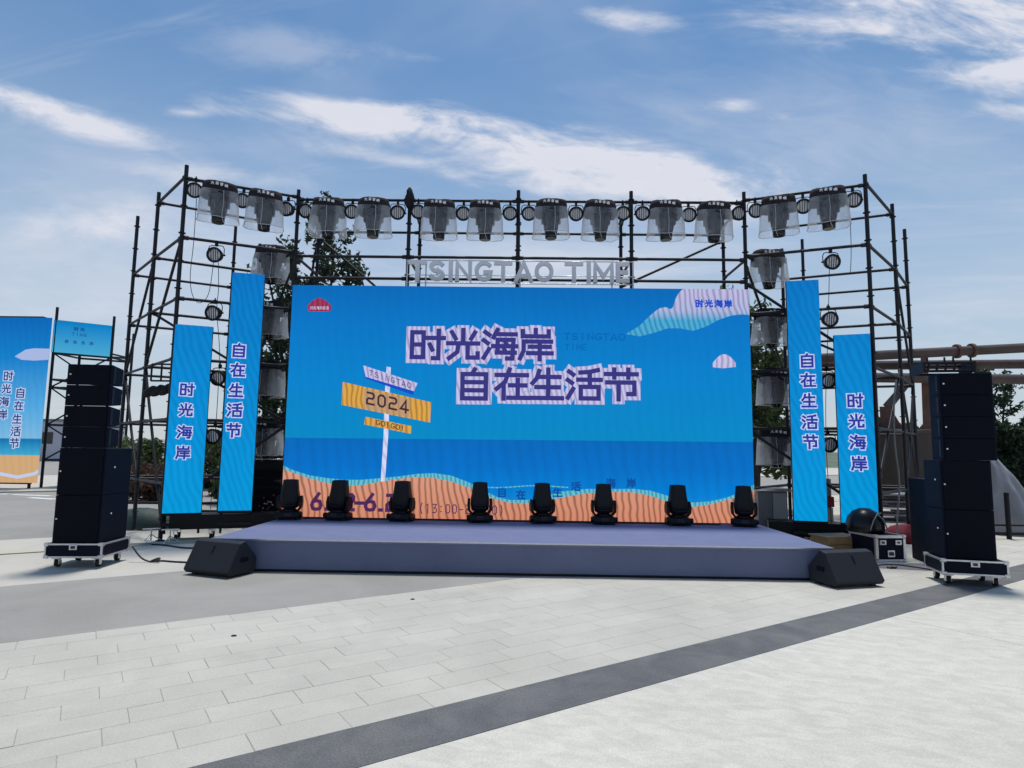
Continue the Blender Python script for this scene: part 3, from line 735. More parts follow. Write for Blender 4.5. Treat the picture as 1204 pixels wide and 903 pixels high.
# ------------------------------------------------------------------ moving lights hung in rain covers
def covered_light(seed):
    rn = random.Random(seed)
    t = thing('covered_light', 'covered light', 'moving light', (0, 0, 0))
    m = MB()
    for sx in (-.13, .13): m.box((sx, 0, -.035), (.05, .07, .09))
    m.build('clamp', black, t)
    # dark cloth cap over the base, sagging at the corners
    rs = []
    for z, hw, hd in ((-.02, .21, .13), (-.03, .27, .17), (-.10, .285, .18), (-.17, .30, .19), (-.235, .31, .2)):
        ring = []
        for i in range(20):
            a = 2 * PI * i / 20; ca, sa = math.cos(a), math.sin(a)
            f = (abs(ca) ** 4 + abs(sa) ** 4) ** -.25
            sag = rn.uniform(-.035, .02) if z < -.15 else rn.uniform(-.012, .012)
            ring.append(Vector((ca * f * hw * rn.uniform(.95, 1.06), sa * f * hd * rn.uniform(.94, 1.06), z + sag - (.05 * (abs(ca * sa) * 2) if z < -.2 else 0))))
        rs.append(ring)
    cap = MB().rings(rs, (True, False)).build('base_cover', cover_m, t)
    m = MB()
    for i, c in enumerate('大圣音响'):
        write(m, c, TL, -.145 + i * .075, -.125 + .016 * math.sin(i * 1.1 + .5), .052, .052, 1, 1.9, -.207 - .001 * i, .0002)
    m.build('lettering', text_white, cap, fix=False)['kind'] = 'stuff'
    # yoke and head hanging down
    m = MB()
    for sx in (-1, 1):
        m.rings([[Vector((sx * (.155 + .0 * q) + dx, dy, z)) for dx, dy in ((-.025, -w), (.025, -w), (.025, w), (-.025, w))] for z, w, q in ((-.2, .09, 0), (-.32, .075, 0), (-.45, .05, 0))], (True, True), smooth=False)
    m.build('yoke', head_m, t, bevel=.008)
    rs = []
    for z, w, d in ((-.22, .13, .12), (-.28, .145, .14), (-.42, .15, .145), (-.54, .135, .13), (-.62, .115, .115), (-.68, .105, .105)):
        rs.append([Vector((w * math.copysign(abs(math.cos(a)) ** .6, math.cos(a)), d * math.copysign(abs(math.sin(a)) ** .6, math.sin(a)), z)) for a in [2 * PI * (i + .5) / 16 for i in range(16)]])
    h = MB().rings(rs).build('head', head_m, t)
    m = MB().lathe([(.108, -.665), (.112, -.70), (.105, -.745), (.09, -.75)], 16); m.build('lens_nose', lens_black, h)
    # plastic skirt
    rs = []; n = 28
    for j, (z, hw, hd) in enumerate(((-.19, .305, .20), (-.30, .316, .21), (-.42, .324, .215), (-.53, .33, .222), (-.635, .338, .23), (-.69, .340, .232))):
        ring = []
        for i in range(n):
            a = 2 * PI * i / n; ca, sa = math.cos(a), math.sin(a); f = (abs(ca) ** 5 + abs(sa) ** 5) ** (-1 / 5)
            wv = 1 + .022 * math.sin(a * 5 + seed + z * 6) * (j / 3) + rn.uniform(-.012, .012)
            ring.append(Vector((ca * f * hw * wv, sa * f * hd * wv, z + (rn.uniform(-.012, .008) if j > 3 else 0))))
        rs.append(ring)
    rc = MB().rings(rs, (False, False)).build('rain_cover', plastic_m, t)
    hem = [p + Vector((p.x, p.y, 0)) * .008 for p in rs[-1]]
    MB().path(hem + [hem[0]], .0055, 5).build('hem', hem_m, rc)
    q = rn.choice((-.06, .0, .07))
    MB().path([(q, -.215, -.2), (q + .01, -.232, -.42), (q - .005, -.246, -.68), (q + .03, -.24, -.80)], .004, 5).build('seam_glint', hem_m, rc)  # pale tube stands in for the white glint down the plastic's front seam
    return t
protos = [covered_light(11), covered_light(23), covered_light(37)]
used = [False] * 3
def place_light(i, loc, rz, label, group, tilt=0.0):
    v = i % 3
    if used[v]: return dup(protos[v], loc, rz, label, group, tilt)
    o = protos[v]; used[v] = True; o.location = loc; o.rotation_euler = (tilt, 0, rz); o['label'] = label; o['group'] = group
TOPX = [(-5.50, 10.80, 6.34), (-4.80, 11.12, 6.33), (-3.69, 11.38, 6.29), (-2.83, 11.38, 6.29), (-1.59, 11.38, 6.27), (-.72, 11.38, 6.27), (.52, 11.38, 6.29), (1.44, 11.38, 6.28),
        (2.67, 11.38, 6.29), (3.57, 11.38, 6.28), (4.69, 11.16, 6.32), (5.45, 10.86, 6.34)]
for i, p in enumerate(TOPX):
    rz = math.radians(25) if i < 2 else (math.radians(-21) if i > 9 else random.uniform(-.12, .12))
    place_light(i, p, rz, 'moving light in clear plastic rain cover, %s from left on the top rail' % ORD[i], 'covered moving lights on the top rail', random.uniform(-.06, .06))
for side, xs, zs, nm in ((-1, (-4.90, -4.88, -4.87, -4.86), (5.50, 4.40, 3.24, 2.14), 'left'), (1, (4.73, 4.76, 4.80, 4.77), (5.50, 4.36, 3.21, 2.09), 'right')):
    for k in range(4):
        place_light(k + (1 if side > 0 else 0), (xs[k], 11.8, zs[k]), random.uniform(-.15, .15),
                    'moving light in plastic rain cover, %s down the column at the screen\'s %s edge' % (('topmost', 'second', 'third', 'lowest')[k], nm), 'covered moving lights in the side columns', random.uniform(-.05, .05))

# ------------------------------------------------------------------ round par lamps
def par_lamp():
    t = thing('par_lamp', 'par', 'stage lamp', (0, 0, 0))
    m = MB().box((0, 0, .225), (.05, .05, .08)); m.tube((0, 0, .19), (0, 0, .3), .012, 6); m.build('clamp', black, t)
    pts = [Vector((.16 * math.cos(a), 0, .135 * math.sin(a) if a > .01 else 0)) for a in [PI * i / 12 for i in range(13)]]
    pts = [Vector((max(-.155, min(.155, p.x * 1.15)), 0, min(.195, p.z * 1.9))) for p in pts]
    MB().path(pts, .009, 6).build('yoke', black, t)
    M = Matrix.Rotation(math.radians(90 + 12), 4, 'X')             # lamp axis towards the plaza, tipped down
    h = MB().lathe([(.07, -.12), (.12, -.07), (.135, .0), (.152, .06), (.156, .085), (.116, .085), (.116, .06)], 20, M, (True, False)).build('housing', black, t)
    MB().lathe([(.117, .062), (.08, .070), (.0005, .072)], 20, M, (False, False)).build('lens', lens_m, h)
    m = MB()
    for x in (-.066, -.022, .022, .066):
        hh = math.sqrt(.114 ** 2 - x * x); m.box((x, 0, .079), (.012, hh * 2, .006), M=M)
    m.build('louvre', black, h)
    for sx in (-1, 1):
        MB().tube((sx * .145, 0, 0), (sx * .18, 0, 0), .018, 8).build('knob', black, h)
    return t
PARS = [(-5.86, 10.64, 6.12), (-5.14, 10.97, 6.07), (-4.44, 11.30, 6.05), (-4.11, 11.38, 6.05), (-3.24, 11.38, 6.04), (-2.38, 11.38, 6.03), (-1.99, 11.38, 6.05), (-1.13, 11.38, 6.02), (-.25, 11.38, 6.03),
        (.1, 11.38, 6.03), (.99, 11.38, 6.03), (1.87, 11.38, 6.05), (2.24, 11.38, 6.05), (3.1, 11.38, 6.03), (4.01, 11.38, 6.07), (4.32, 11.30, 6.09), (5.07, 11.00, 6.06), (5.81, 10.7, 6.06)]
pl = par_lamp(); n0 = 0
for i, p in enumerate(PARS):
    rz = math.radians(20 if i < 2 else (-18 if i > 15 else 0)) + random.uniform(-.2, .2)
    lb = 'small round black par lamp, %s from left along the top rail' % ORD[i]
    if i == 0: pl.scale = (.9, .9, .9); pl.location = p; pl.rotation_euler = (0, 0, rz); pl['label'] = lb; pl['group'] = 'par lamps on the top rail'
    else: dup(pl, p, rz, lb, 'par lamps on the top rail')
for nm, arr in (('left', [(-5.50, 10.81, 5.0), (-5.47, 10.83, 3.95), (-5.38, 10.98, 2.81), (-5.40, 10.98, 1.78)]), ('right', [(5.46, 10.86, 4.99), (5.40, 10.9, 3.97), (5.36, 10.98, 2.89), (5.34, 10.98, 1.78)])):
    for k, p in enumerate(arr):
        dup(pl, p, random.uniform(-.1, .1), 'round black par lamp hung between the two %s LED columns, %s one' % (nm, ('topmost', 'second from top', 'third from top', 'lowest')[k]), 'par lamps between the LED columns')
# drooping lamp cables
def cable(pts, label, r=.007, m=None, cat='cable', group=None, name='cable'):
    P_ = [Vector(p) for p in pts]; out = []
    for i in range(len(P_) - 1):
        a, b, c, d = P_[max(i - 1, 0)], P_[i], P_[i + 1], P_[min(i + 2, len(P_) - 1)]
        for j in range(6):
            t = j / 6; out.append(.5 * ((2 * b) + (c - a) * t + (2 * a - 5 * b + 4 * c - d) * t * t + (3 * b - a - 3 * c + d) * t ** 3))
    out.append(P_[-1])
    return tag(MB().path(out, r, 5).build(name, m or cable_m), label, cat, group)
cable([(-5.86, 10.7, 6.0), (-5.87, 10.72, 5.2), (-5.9, 10.74, 4.6), (-5.84, 10.75, 4.25), (-5.72, 10.78, 4.12), (-5.58, 10.8, 4.3), (-5.54, 10.82, 4.9)], 'thin black cable looping from the leftmost top lamp down to lower lamp', .006)
cable([(-5.46, 10.83, 4.9), (-5.44, 10.86, 4.4), (-5.45, 10.87, 4.0), (-5.42, 11.0, 3.3), (-5.4, 11.0, 2.5), (-5.41, 11.02, 1.6), (-5.4, 11.0, .5)], 'thin black cable running down between the left LED columns', .006)
cable([(5.78, 10.78, 6.0), (5.8, 10.8, 5.5), (5.79, 10.8, 5.1), (5.76, 10.8, 4.75)], 'thin black cable hanging below rightmost top lamp', .006)
cable([(5.46, 10.92, 4.9), (5.44, 10.94, 4.4), (5.4, 10.98, 3.5), (5.36, 11.04, 2.5), (5.34, 11.04, 1.5), (5.36, 11.0, .4)], 'thin black cable running down between the right LED columns', .006)
cable([(6.95, 11.6, 3.0), (6.86, 11.55, 2.6), (6.8, 11.5, 1.9), (6.85, 11.5, 1.1), (6.75, 11.45, .5), (6.7, 11.4, .02)], 'pale grey cable hanging inside the right scaffold wing', .016, grey_box)

# a bundle of dark cloth tied over the second centre post
for x, y, z, r, lb in ((-2.17, 11.40, 6.34, .08, 'lump of black cloth tied on the post left of centre'),):
    m = MB(); rn = random.Random(5); rs = []
    for k in range(7):
        a = k / 6; zz = -.20 + .40 * a; rr = r * (1.15 - .55 * a * a) * (1 if 0 < k < 6 else .45)
        rs.append([Vector((math.cos(2 * PI * i / 12) * rr * rn.uniform(.8, 1.25), math.sin(2 * PI * i / 12) * rr * rn.uniform(.8, 1.25), zz)) for i in range(12)])
    tag(m.rings(rs).build('cloth_bundle', cover_m, loc=(x, y, z)), lb, 'cloth')
# stack of fittings hung on the left scaffold wing
t = thing('clamp_fixture', 'black bracket and lamp cluster fixed to outer post of left scaffold wing', 'light fitting', (-6.45, 11.05, 2.75))
m = MB()
for a, b in (((-.2, 0, .0), (.2, 0, .0)), ((-.2, 0, .3), (.2, 0, .3)), ((-.2, 0, 0), (-.2, 0, .3)), ((-.02, 0, 0), (-.02, 0, .3)), ((.2, 0, 0), (.2, 0, .3))): m.tube(a, b, .017, 6)
m.build('bracket', pole_m, t)
for k in range(3):
    M = Matrix.Translation((-.16 + .14 * k, -.05, -.2 + .02 * k)) @ Matrix.Rotation(math.radians(60), 4, 'Y')
    MB().lathe([(.05, -.14), (.075, -.08), (.08, .08), (.05, .12)], 12, M).build('lamp_head', black, t)

# ------------------------------------------------------------------ moving heads standing on the stage
def stage_head():
    t = thing('moving_head', 'mh', 'moving head light', (0, 0, 0))
    b = MB(); rs = []
    for z, w, d in ((.0, .19, .15), (.02, .205, .165), (.085, .20, .16), (.115, .15, .12)):
        rs.append([Vector((w * math.copysign(abs(math.cos(a)) ** .5, math.cos(a)), d * math.copysign(abs(math.sin(a)) ** .5, math.sin(a)), z + .02)) for a in [2 * PI * (i + .5) / 20 for i in range(20)]])
    b.rings(rs); base = b.build('base', black, t)
    for sx in (-1, 1):
        for sy in (-1, 1): MB().lathe([(.03, 0), (.03, .03)], 8, Matrix.Translation((sx * .15, sy * .11, 0))).build('foot', rubber, base)
    for sx in (-1, 1): MB().tube((sx * .17, -.1, .085), (sx * .215, -.1, .085), .04, 10).build('handle', black, base)
    m = MB().box((0, -.164, .085), (.12, .012, .06)); m.build('display_panel', lens_black, base)
    y = MB()
    y.lathe([(.11, .12), (.12, .15), (.11, .17)], 14)
    for sx in (-1, 1):
        y.rings([[Vector((sx * (x0 + dx), dy, z)) for dx, dy in ((-.022, -w), (.022, -w), (.022, w), (-.022, w))] for z, x0, w in ((.14, .13, .07), (.20, .178, .085), (.30, .184, .08), (.385, .178, .05))], (True, True), smooth=False)
    y.build('yoke', black, t, bevel=.01)
    rs = []
    for z, w, d in ((.175, .09, .10), (.205, .14, .135), (.30, .152, .15), (.40, .150, .145), (.46, .138, .135), (.60, .122, .122), (.645, .118, .118)):
        rs.append([Vector((w * math.copysign(abs(math.cos(a)) ** .62, math.cos(a)), d * math.copysign(abs(math.sin(a)) ** .62, math.sin(a)), z)) for a in [2 * PI * (i + .5) / 20 for i in range(20)]])
    h = MB().rings(rs).build('head', black, t)
    MB().lathe([(.10, .6455), (.095, .652), (.0005, .657)], 16, None, (False, False)).build('lens', lens_black, h)
    MB().path([(-.10, -.147, .26), (-.07, -.155, .235), (.07, -.155, .235), (.10, -.147, .26)], .007, 5).build('rim', head_m, h)
    return t
mh = stage_head()
HX = [(-3.80, 10.42), (-2.98, 10.42), (-1.94, 10.42), (-.66, 10.42), (.365, 10.42), (1.37, 10.42), (2.585, 10.42), (3.66, 10.42)]
for i, (x, y) in enumerate(HX):
    lb = 'black moving head light at stage rear edge, %s from the left' % ORD[i]
    rz = random.uniform(-.25, .25); s = (x, y, SZ + .001)
    if i == 0: o = mh; o.location = s; o.rotation_euler = (0, 0, rz); o['label'] = lb; o['group'] = 'moving heads along the rear of the stage'
    else: o = dup(mh, s, rz, lb, 'moving heads along the rear of the stage')
cable([(-3.6, 10.5, SZ + .012), (-3.3, 10.55, SZ + .012), (-2.6, 10.5, SZ + .012), (-1.6, 10.56, SZ + .012), (-.9, 10.5, SZ + .012), (.1, 10.55, SZ + .012), (1.0, 10.5, SZ + .012), (2.2, 10.55, SZ + .012), (3.3, 10.5, SZ + .012)],
      'black cable lying along the rear of the stage behind the lights', .01)

# ------------------------------------------------------------------ wedge monitors
def wedge(loc, rz, label, flip):
    t = thing('floor_monitor', label, 'floor monitor', loc, rz, 'floor monitors at the stage corners')
    prof = [(-.20, .03), (-.235, .075), (-.06, .40), (.03, .425), (.24, .20), (.22, .03)]
    fn = lambda a, b, d: Vector((d, a, b))
    fl = .36
    ws = {-fl: .0, fl: .0}
    m = MB(); m.prism(prof, fn, -fl, fl); m.build('body', wedge_black, t, bevel=.012)
    # handle slot near the top of the sloping face
    n = Vector((0, -.88, .475)); c = Vector((.02 * flip, -.105, .32)) + n * .002
    m = MB(); M = Matrix.Translation(c) @ Matrix.Rotation(math.radians(-28.3), 4, 'X'); m.box((0, 0, 0), (.025, .012, .09), M=M); m.build('handle_slot', lens_black, t)
    # grille on the rear slope
    M = Matrix.Translation((0, .137, .316)) @ Matrix.Rotation(math.radians(43), 4, 'X')
    MB().box((0, .0, 0), (.62, .012, .25), M=M).build('grille', grille_m, t)
    for sx in (-1, 1):
        MB().box((sx * .28, -.1, .014), (.06, .08, .032)).build('foot', rubber, t); MB().box((sx * .28, .14, .014), (.06, .08, .032)).build('foot', rubber, t)
        MB().box((sx * (fl + .003), .02, .20), (.012, .12, .05)).build('side_handle', lens_black, t)
    return t
wedge((-3.77, 8.02, 0), math.radians(-20), 'black wedge floor monitor on the paving at stage left front corner', -1)
wedge((4.06, 8.02, 0), math.radians(17), 'black wedge floor monitor on the paving at stage right front corner', 1)

# ------------------------------------------------------------------ flight-case dollies and speaker stacks
def caster(parent, x, y, h=.13, rz=0.0):
    c = MB().box((x, y, h - .012), (.09, .09, .018)); c.box((x - .028, y + .01, h - .055), (.008, .05, .08)); c.box((x + .028, y + .01, h - .055), (.008, .05, .08))
    o = c.build('caster', alu, parent)
    M = Matrix.Translation((x, y + .02, .052)) @ Matrix.Rotation(PI / 2, 4, 'Y')
    MB().lathe([(.03, -.024), (.05, -.020), (.05, .020), (.03, .024)], 14, M).build('wheel', rubber, o)
def case_body(t, w, d, z0, z1, latch=True, e=.022):
    MB().box((0, 0, (z0 + z1) / 2), (w - .01, d - .01, z1 - z0 - .01)).build('panel_body', cab_black, t)
    m = MB()
    for sx in (-1, 1):
        for sy in (-1, 1): m.box((sx * (w / 2 - e / 2 + .004), sy * (d / 2 - e / 2 + .004), (z0 + z1) / 2), (e, e, z1 - z0 - 2 * e))
    for z in (z0 + e / 2 - .002, z1 - e / 2 + .002):
        for sy in (-1, 1): m.box((0, sy * (d / 2 - e / 2 + .004), z), (w - 2 * e + .008, e, e))
        for sx in (-1, 1): m.box((sx * (w / 2 - e / 2 + .004), 0, z), (e, d - 2 * e + .008, e))
    m.build('edge_frame', alu, t, bevel=.003)
    for sx in (-1, 1):
        for sy in (-1, 1):
            for z in (z0 + .012, z1 - .012):
                MB().box((sx * (w / 2 - .018), sy * (d / 2 - .018), z), (.06, .06, .045)).build('corner', alu, t, bevel=.012)
    if latch:
        l = MB().box((0, -d / 2 - .008, z1 - .045), (.10, .012, .07)); o = l.build('latch', alu, t, bevel=.006)
        MB().box((0, -d / 2 - .018, z1 - .045), (.05, .008, .035)).build('butterfly', lens_black, o)
def dolly(loc, rz, w, d, label):
    t = thing('flight_case_dolly', label, 'dolly', loc, rz, 'wheeled dollies under the speaker stacks')
    case_body(t, w, d, .135, .315)
    for sx in (-1, 1):
        for sy in (-1, 1): caster(t, sx * (w / 2 - .1), sy * (d / 2 - .11))
    return t
def cabinet(name, label, cat, group, w, d, h, taper=0.0, bolt_side=-1, back=1.0):
    """speaker box, front at -Y, its base at z=0; taper drops the rear top edge; back narrows the rear"""
    t = thing(name, label, cat, (0, 0, 0), 0, group)
    f = [(-w / 2, -d / 2), (w / 2, -d / 2), (w / 2 * back, d / 2), (-w / 2 * back, d / 2)]
    vs = [Vector((x, y, .0 if y < 0 else taper)) for x, y in f] + [Vector((x, y, h - .001 if y < 0 else h - taper)) for x, y in f]
    MB().add(vs, [(0, 3, 2, 1), (4, 5, 6, 7), (0, 1, 5, 4), (1, 2, 6, 5), (2, 3, 7, 6), (3, 0, 4, 7)]).build('body', cab_black, t, bevel=.009)
    MB().box((0, -d / 2 - .004, h / 2), (w - .05, .014, h - .02)).build('grille', grille_m, t, bevel=.003)
    return t
def add_bolt(t, p, n=(0, -1, 0)):
    M = Matrix.Translation(p) @ Vector((0, 0, 1)).rotation_difference(Vector(n)).to_matrix().to_4x4()
    MB().lathe([(.011, 0), (.011, .006), (.006, .010)], 8, M).build('bolt', text_white, t)
def stack(loc, rz, side, nm, sw, sd, cw, cd, tp):
    x0, y0 = loc
    R_ = Matrix.Rotation(rz, 3, 'Z')
    def put(o, lx, ly, z): p = R_ @ Vector((lx, ly, 0)); o.location = (x0 + p.x, y0 + p.y, z); o.rotation_euler = (0, 0, rz)
    z = .318
    for k in range(2):
        o = cabinet('subwoofer', '%s black subwoofer of the speaker stack %s of the stage' % (('lower', 'upper')[k], nm), 'subwoofer', 'subwoofers in the speaker stacks', sw, sd, .615)
        put(o, -.03 * (side > 0), .0, z); add_bolt(o, (.04 - sw / 2, -sd / 2 - .012, .31)); add_bolt(o, (-side * sw / 2, -.1, .36), (-side, 0, 0))
        z += .617
    for k in range(4):
        o = cabinet('line_array_speaker', 'slim black line array speaker, %s from the top of stack %s of stage' % (('fourth', 'third', 'second', 'first')[k], nm), 'speaker', 'line array speakers in the stacks', cw, cd, .2785, tp, back=.94)
        put(o, .03 * (side > 0), (cd - sd) / 2, z); add_bolt(o, (.05 - cw / 2, -cd / 2 - .012, .14))
        for sx in (-1, 1):
            MB().box((sx * (cw / 2 - .002), -cd / 2 + .06, .138), (.012, .05, .22)).build('rigging_plate', pole_m, o)
        z += .279
    return z, put
dolly((-5.81, 8.53, 0), math.radians(5), .71, .67, 'black and silver wheeled case dolly under the left speaker stack')
zt, put = stack((-5.81, 8.55), math.radians(5), -1, 'left', .59, .65, .575, .31, .03)
dolly((5.70, 8.27, 0), math.radians(-12), .72, .54, 'black and silver wheeled case dolly under the right speaker stack')
zt, put = stack((5.72, 8.30), math.radians(-12), 1, 'right', .575, .50, .61, .36, .0)
# rigging frame on top of the right stack
t = thing('rigging_frame', 'black steel rigging frame with upright pins on the right speaker stack', 'rigging frame', (0, 0, 0))
m = MB()
for y in (-.2, .2):
    for z in (.03, .14): m.tube((-.30, y, z), (.28, y, z), .018, 6)
for x in (-.30, .28): m.box((x, 0, .085), (.03, .42, .14))
m.build('frame', black, t)
for k in range(6): MB().tube((-.26 + k * .10, -.2, .03), (-.235 + k * .10, -.2, .14), .014, 6).build('strut', black, t)
for k in (0, 2, 3, 5): MB().tube((-.26 + k * .10, -.2, .14), (-.26 + k * .10, -.2, .21), .012, 6).build('pin', black, t)
put(t, -.12, -.02, zt)
# second subwoofer stands behind the right stack, to its left
o = cabinet('subwoofer', 'black subwoofer standing on the ground behind the right speaker stack', 'subwoofer', 'subwoofers in the speaker stacks', .62, .7, 1.25)
o.location = (6.42, 9.75, 0); o.rotation_euler = (0, 0, math.radians(-12))

# ------------------------------------------------------------------ clutter on the right
t = thing('flight_case', 'small black flight case with silver edges and latches beside right monitor', 'flight case', (5.40, 9.72, 0), math.radians(6))
case_body(t, .46, .62, .05, .43, False, .04)
l = MB().box((0, -.312, .17), (.11, .014, .10)).build('handle_plate', alu, t, bevel=.01); MB().box((0, -.321, .17), (.07, .01, .05)).build('grip', lens_black, l)
for sx in (-1, 1):
    l = MB().box((sx * .12, -.312, .33), (.10, .012, .07)).build('latch', alu, t, bevel=.012); MB().box((sx * .12, -.32, .33), (.04, .008, .03)).build('butterfly', lens_black, l)
    for sy in (-1, 1): MB().lathe([(.03, 0), (.03, .05)], 10, Matrix.Translation((sx * .15, sy * .24, 0))).build('foot', rubber, t)
t = thing('domed_fixture', 'glossy black domed fixture resting on the small flight case', 'light fixture', (5.28, 9.80, .436), math.radians(-14))
gloss = mat('gloss_black', (.005, .005, .007), .3, spec=.3)
m = MB().lathe([(.25, .0), (.27, .03), (.265, .12), (.235, .22), (.165, .305), (.08, .35), (.005, .36)], 24); m.build('dome', gloss, t)
MB().path([(-.0, -.275, .05), (.05, -.265, .19), (.12, -.21, .285), (.21, -.06, .29)], .009, 6).build('strap', grey_box, t)
MB().path([(.12, -.21, .285), (.21, -.19, .2), (.27, -.12, .06)], .009, 6).build('strap', grey_box, t)
t = thing('cable_ramp', 'long low silver and black cable ramp lying by right speaker stack', 'cable ramp', gnd(1078, 668), math.radians(-12))
MB().prism([(-.16, 0), (-.10, .05), (.10, .05), (.16, 0)], lambda a, b, d: Vector((d, a, b)), -.75, .45).build('ramp', grey_box, t, bevel=.006)
MB().box((-.15, 0, .055), (1.1, .14, .008)).build('lid', alu, t)
t = thing('wooden_crate', 'low bare wooden crate on the ground behind the right monitor', 'crate', (5.0, 10.15, 0), math.radians(12))
for k in range(3):
    MB().box((0, -.22, .06 + k * .105), (.62, .02, .095)).build('plank', wood, t)
MB().box((0, 0, .16), (.6, .40, .30)).build('core', wood, t); MB().box((0, 0, .325), (.64, .46, .02)).build('lid', wood, t)
tag(MB().rings([[Vector((math.cos(2 * PI * i / 18) * r * random.uniform(.88, 1.1) * 1.5, math.sin(2 * PI * i / 18) * r * random.uniform(.85, 1.15), z + random.uniform(-.012, .012))) for i in range(18)]
                for r, z in ((.36, .012), (.37, .10), (.33, .20), (.24, .28), (.1, .315), (.01, .32))], (False, True)).build('red_cloth', red_cloth, loc=gnd(1074, 637)), 'crumpled red cloth heap on the ground behind the flight case', 'cloth')
# small stuff in front of the case
rn = random.Random(3)
for k in range(4):
    x, y = 5.35 + .18 * k, 9.28 + rn.uniform(-.1, .1)
    pts = [(x + .16 * math.cos(a * 1.9 + k) * (1 - .1 * a), y + .1 * math.sin(a * 2.1 + k), .012 + .012 * (a % 2)) for a in range(7)]
    cable(pts, ('coil of black cable on paving left of the cable tangle by flight case', 'black cable coil in front of the small flight case', 'loose black cable loops right of the flight case', 'black cable coil nearest the right dolly')[k], .011, group='cables by the flight case')
cable([(4.2, 8.4, .012), (4.55, 8.95, .012), (4.95, 9.2, .012), (5.3, 9.15, .06), (5.8, 9.05, .012)], 'black cable from the right monitor past the cable ramp', .011)
cable([(4.15, 9.0, .012), (4.45, 9.9, .012), (4.3, 10.5, .012), (4.6, 10.9, .012), (5.3, 10.6, .012), (5.9, 10.4, .012)], 'black cable curving round the right side of the stage', .012)
cable([(4.3, 9.4, .012), (4.7, 10.0, .012), (4.9, 9.75, .012), (5.15, 9.9, .012)], 'pale grey cable on the ground beside the stage', .012, grey_box)
cable([(-5.35, 8.75, .2), (-5.2, 8.72, .06), (-5.05, 8.7, .012), (-4.95, 8.78, .012), (-4.7, 8.72, .012), (-4.2, 8.65, .012), (-3.9, 8.5, .012)], 'black cable from the left dolly to the left floor monitor', .012)
cable([(-5.05, 8.70, .018), (-4.98, 8.74, .05), (-4.93, 8.70, .05), (-4.98, 8.66, .018)], 'small loop in the black cable beside the left dolly', .014)
cable([(-5.0, 10.4, .012), (-4.6, 10.05, .012), (-5.2, 9.9, .012), (-5.9, 10.2, .012), (-6.8, 10.0, .012)], 'thick black cable on the pavement behind left monitor', .016)
# grey equipment cabinet in the gap right of the screen
t = thing('equipment_cabinet', 'grey metal equipment cabinet in the gap right of the screen', 'cabinet', (4.72, 12.05, .0), math.radians(-8))
MB().box((0, 0, .45), (.52, .5, .9)).build('body', grey_box, t, bevel=.01)
MB().box((.12, -.256, .5), (.24, .014, .74)).build('door', mat('pale_panel', (.42, .42, .43), .6, noise=(6, .5, (.33, .33, .34))), t, bevel=.004)
MB().box((-.13, -.256, .5), (.22, .014, .74)).build('door', grey_box, t, bevel=.004)
MB().box((0, 0, .93), (.62, .6, .05)).build('top', alu, t, bevel=.008)
t = thing('equipment_rack', 'tall black amplifier rack with cable patch in the gap left of the screen', 'rack', (-4.80, 12.0, 0), 0)
MB().box((0, 0, .68), (.70, .5, 1.36)).build('body', black, t, bevel=.01)
MB().path([(.35 * math.cos(PI * i / 12), -.27 - .12 * math.sin(PI * i / 12), 1.37) for i in range(13)], .012, 5).build('hoop', alu, t)
for k in range(6): MB().box((0, -.256, .25 + k * .17), (.62, .016, .14)).build('unit', grille_m, t, bevel=.004)
rn = random.Random(9)
pk = mat('pink_plug', (.45, .08, .14), .5)
for k in range(16):
    MB().lathe([(.012, 0), (.012, .03)], 6, Matrix.Translation((.12 + rn.gauss(0, .07), -.265, .52 + rn.gauss(0, .12))) @ Matrix.Rotation(PI / 2, 4, 'X')).build('plug', pk if k % 2 else text_white, t)
t = thing('amplifier_boxes', 'pile of grey equipment boxes seen between the right LED columns', 'equipment', (5.72, 12.4, 0), math.radians(-12))
for k, (w, h, m_) in enumerate(((.62, .34, grille_m), (.58, .26, grey_box), (.60, .20, red_cloth), (.56, .34, grey_box))):
    z = sum((.34, .26, .20, .34)[:k]); MB().box((.01 * (-1) ** k, .02 * k, z + h / 2), (w, .5, h - .006)).build('box', m_, t, bevel=.012)
# trolleys carrying the LED columns
def trolley(x, y, rz, w, label):
    t = thing('base_platform', label, 'platform', (x, y, 0), rz, 'black bases under the LED columns')
    MB().box((0, 0, .31), (w, .5, .24)).build('box', black, t, bevel=.01)
    for sx in (-1, -.3, .4, 1):
        for sy in (-1, 1): caster(t, sx * (w / 2 - .1), sy * .17, .19)
    return t
trolley(-5.15, 11.12, math.radians(20), 1.75, 'low black base on casters under the left LED columns')
trolley(5.25, 11.12, math.radians(-18), 1.75, 'low black base on casters under the right LED columns')
# stands and oddments on the left pavement
def light_stand(x, y, h, label):
    t = thing('folding_stand', label, 'stand', (x, y, 0), random.uniform(0, 1), 'folded stands on the left pavement')
    MB().tube((0, 0, .02), (0, 0, h), .012, 6).build('post', alu, t)
    for k in range(3):
        a = 2 * PI * k / 3; MB().path([(0, 0, h * .6), (.16 * math.cos(a), .16 * math.sin(a), .01)], .009, 5).build('leg', alu, t)
    MB().box((0, 0, h + .01), (.26, .03, .02)).build('crossbar', alu, t)
light_stand(-6.55, 10.25, .30, 'small silver stand next to the left dolly on pavement'); light_stand(-6.15, 10.55, .20, 'small silver stand left of the scaffold foot'); light_stand(-5.72, 10.35, .22, 'small silver stand right of the scaffold foot')
m = MB(); rs = []
for r, z in ((.62, .0), (.64, .12), (.56, .26), (.36, .36), (.1, .40)):
    rs.append([Vector((math.cos(2 * PI * i / 16) * r * random.uniform(.9, 1.1), math.sin(2 * PI * i / 16) * r * .6 * random.uniform(.9, 1.1), z)) for i in range(16)])
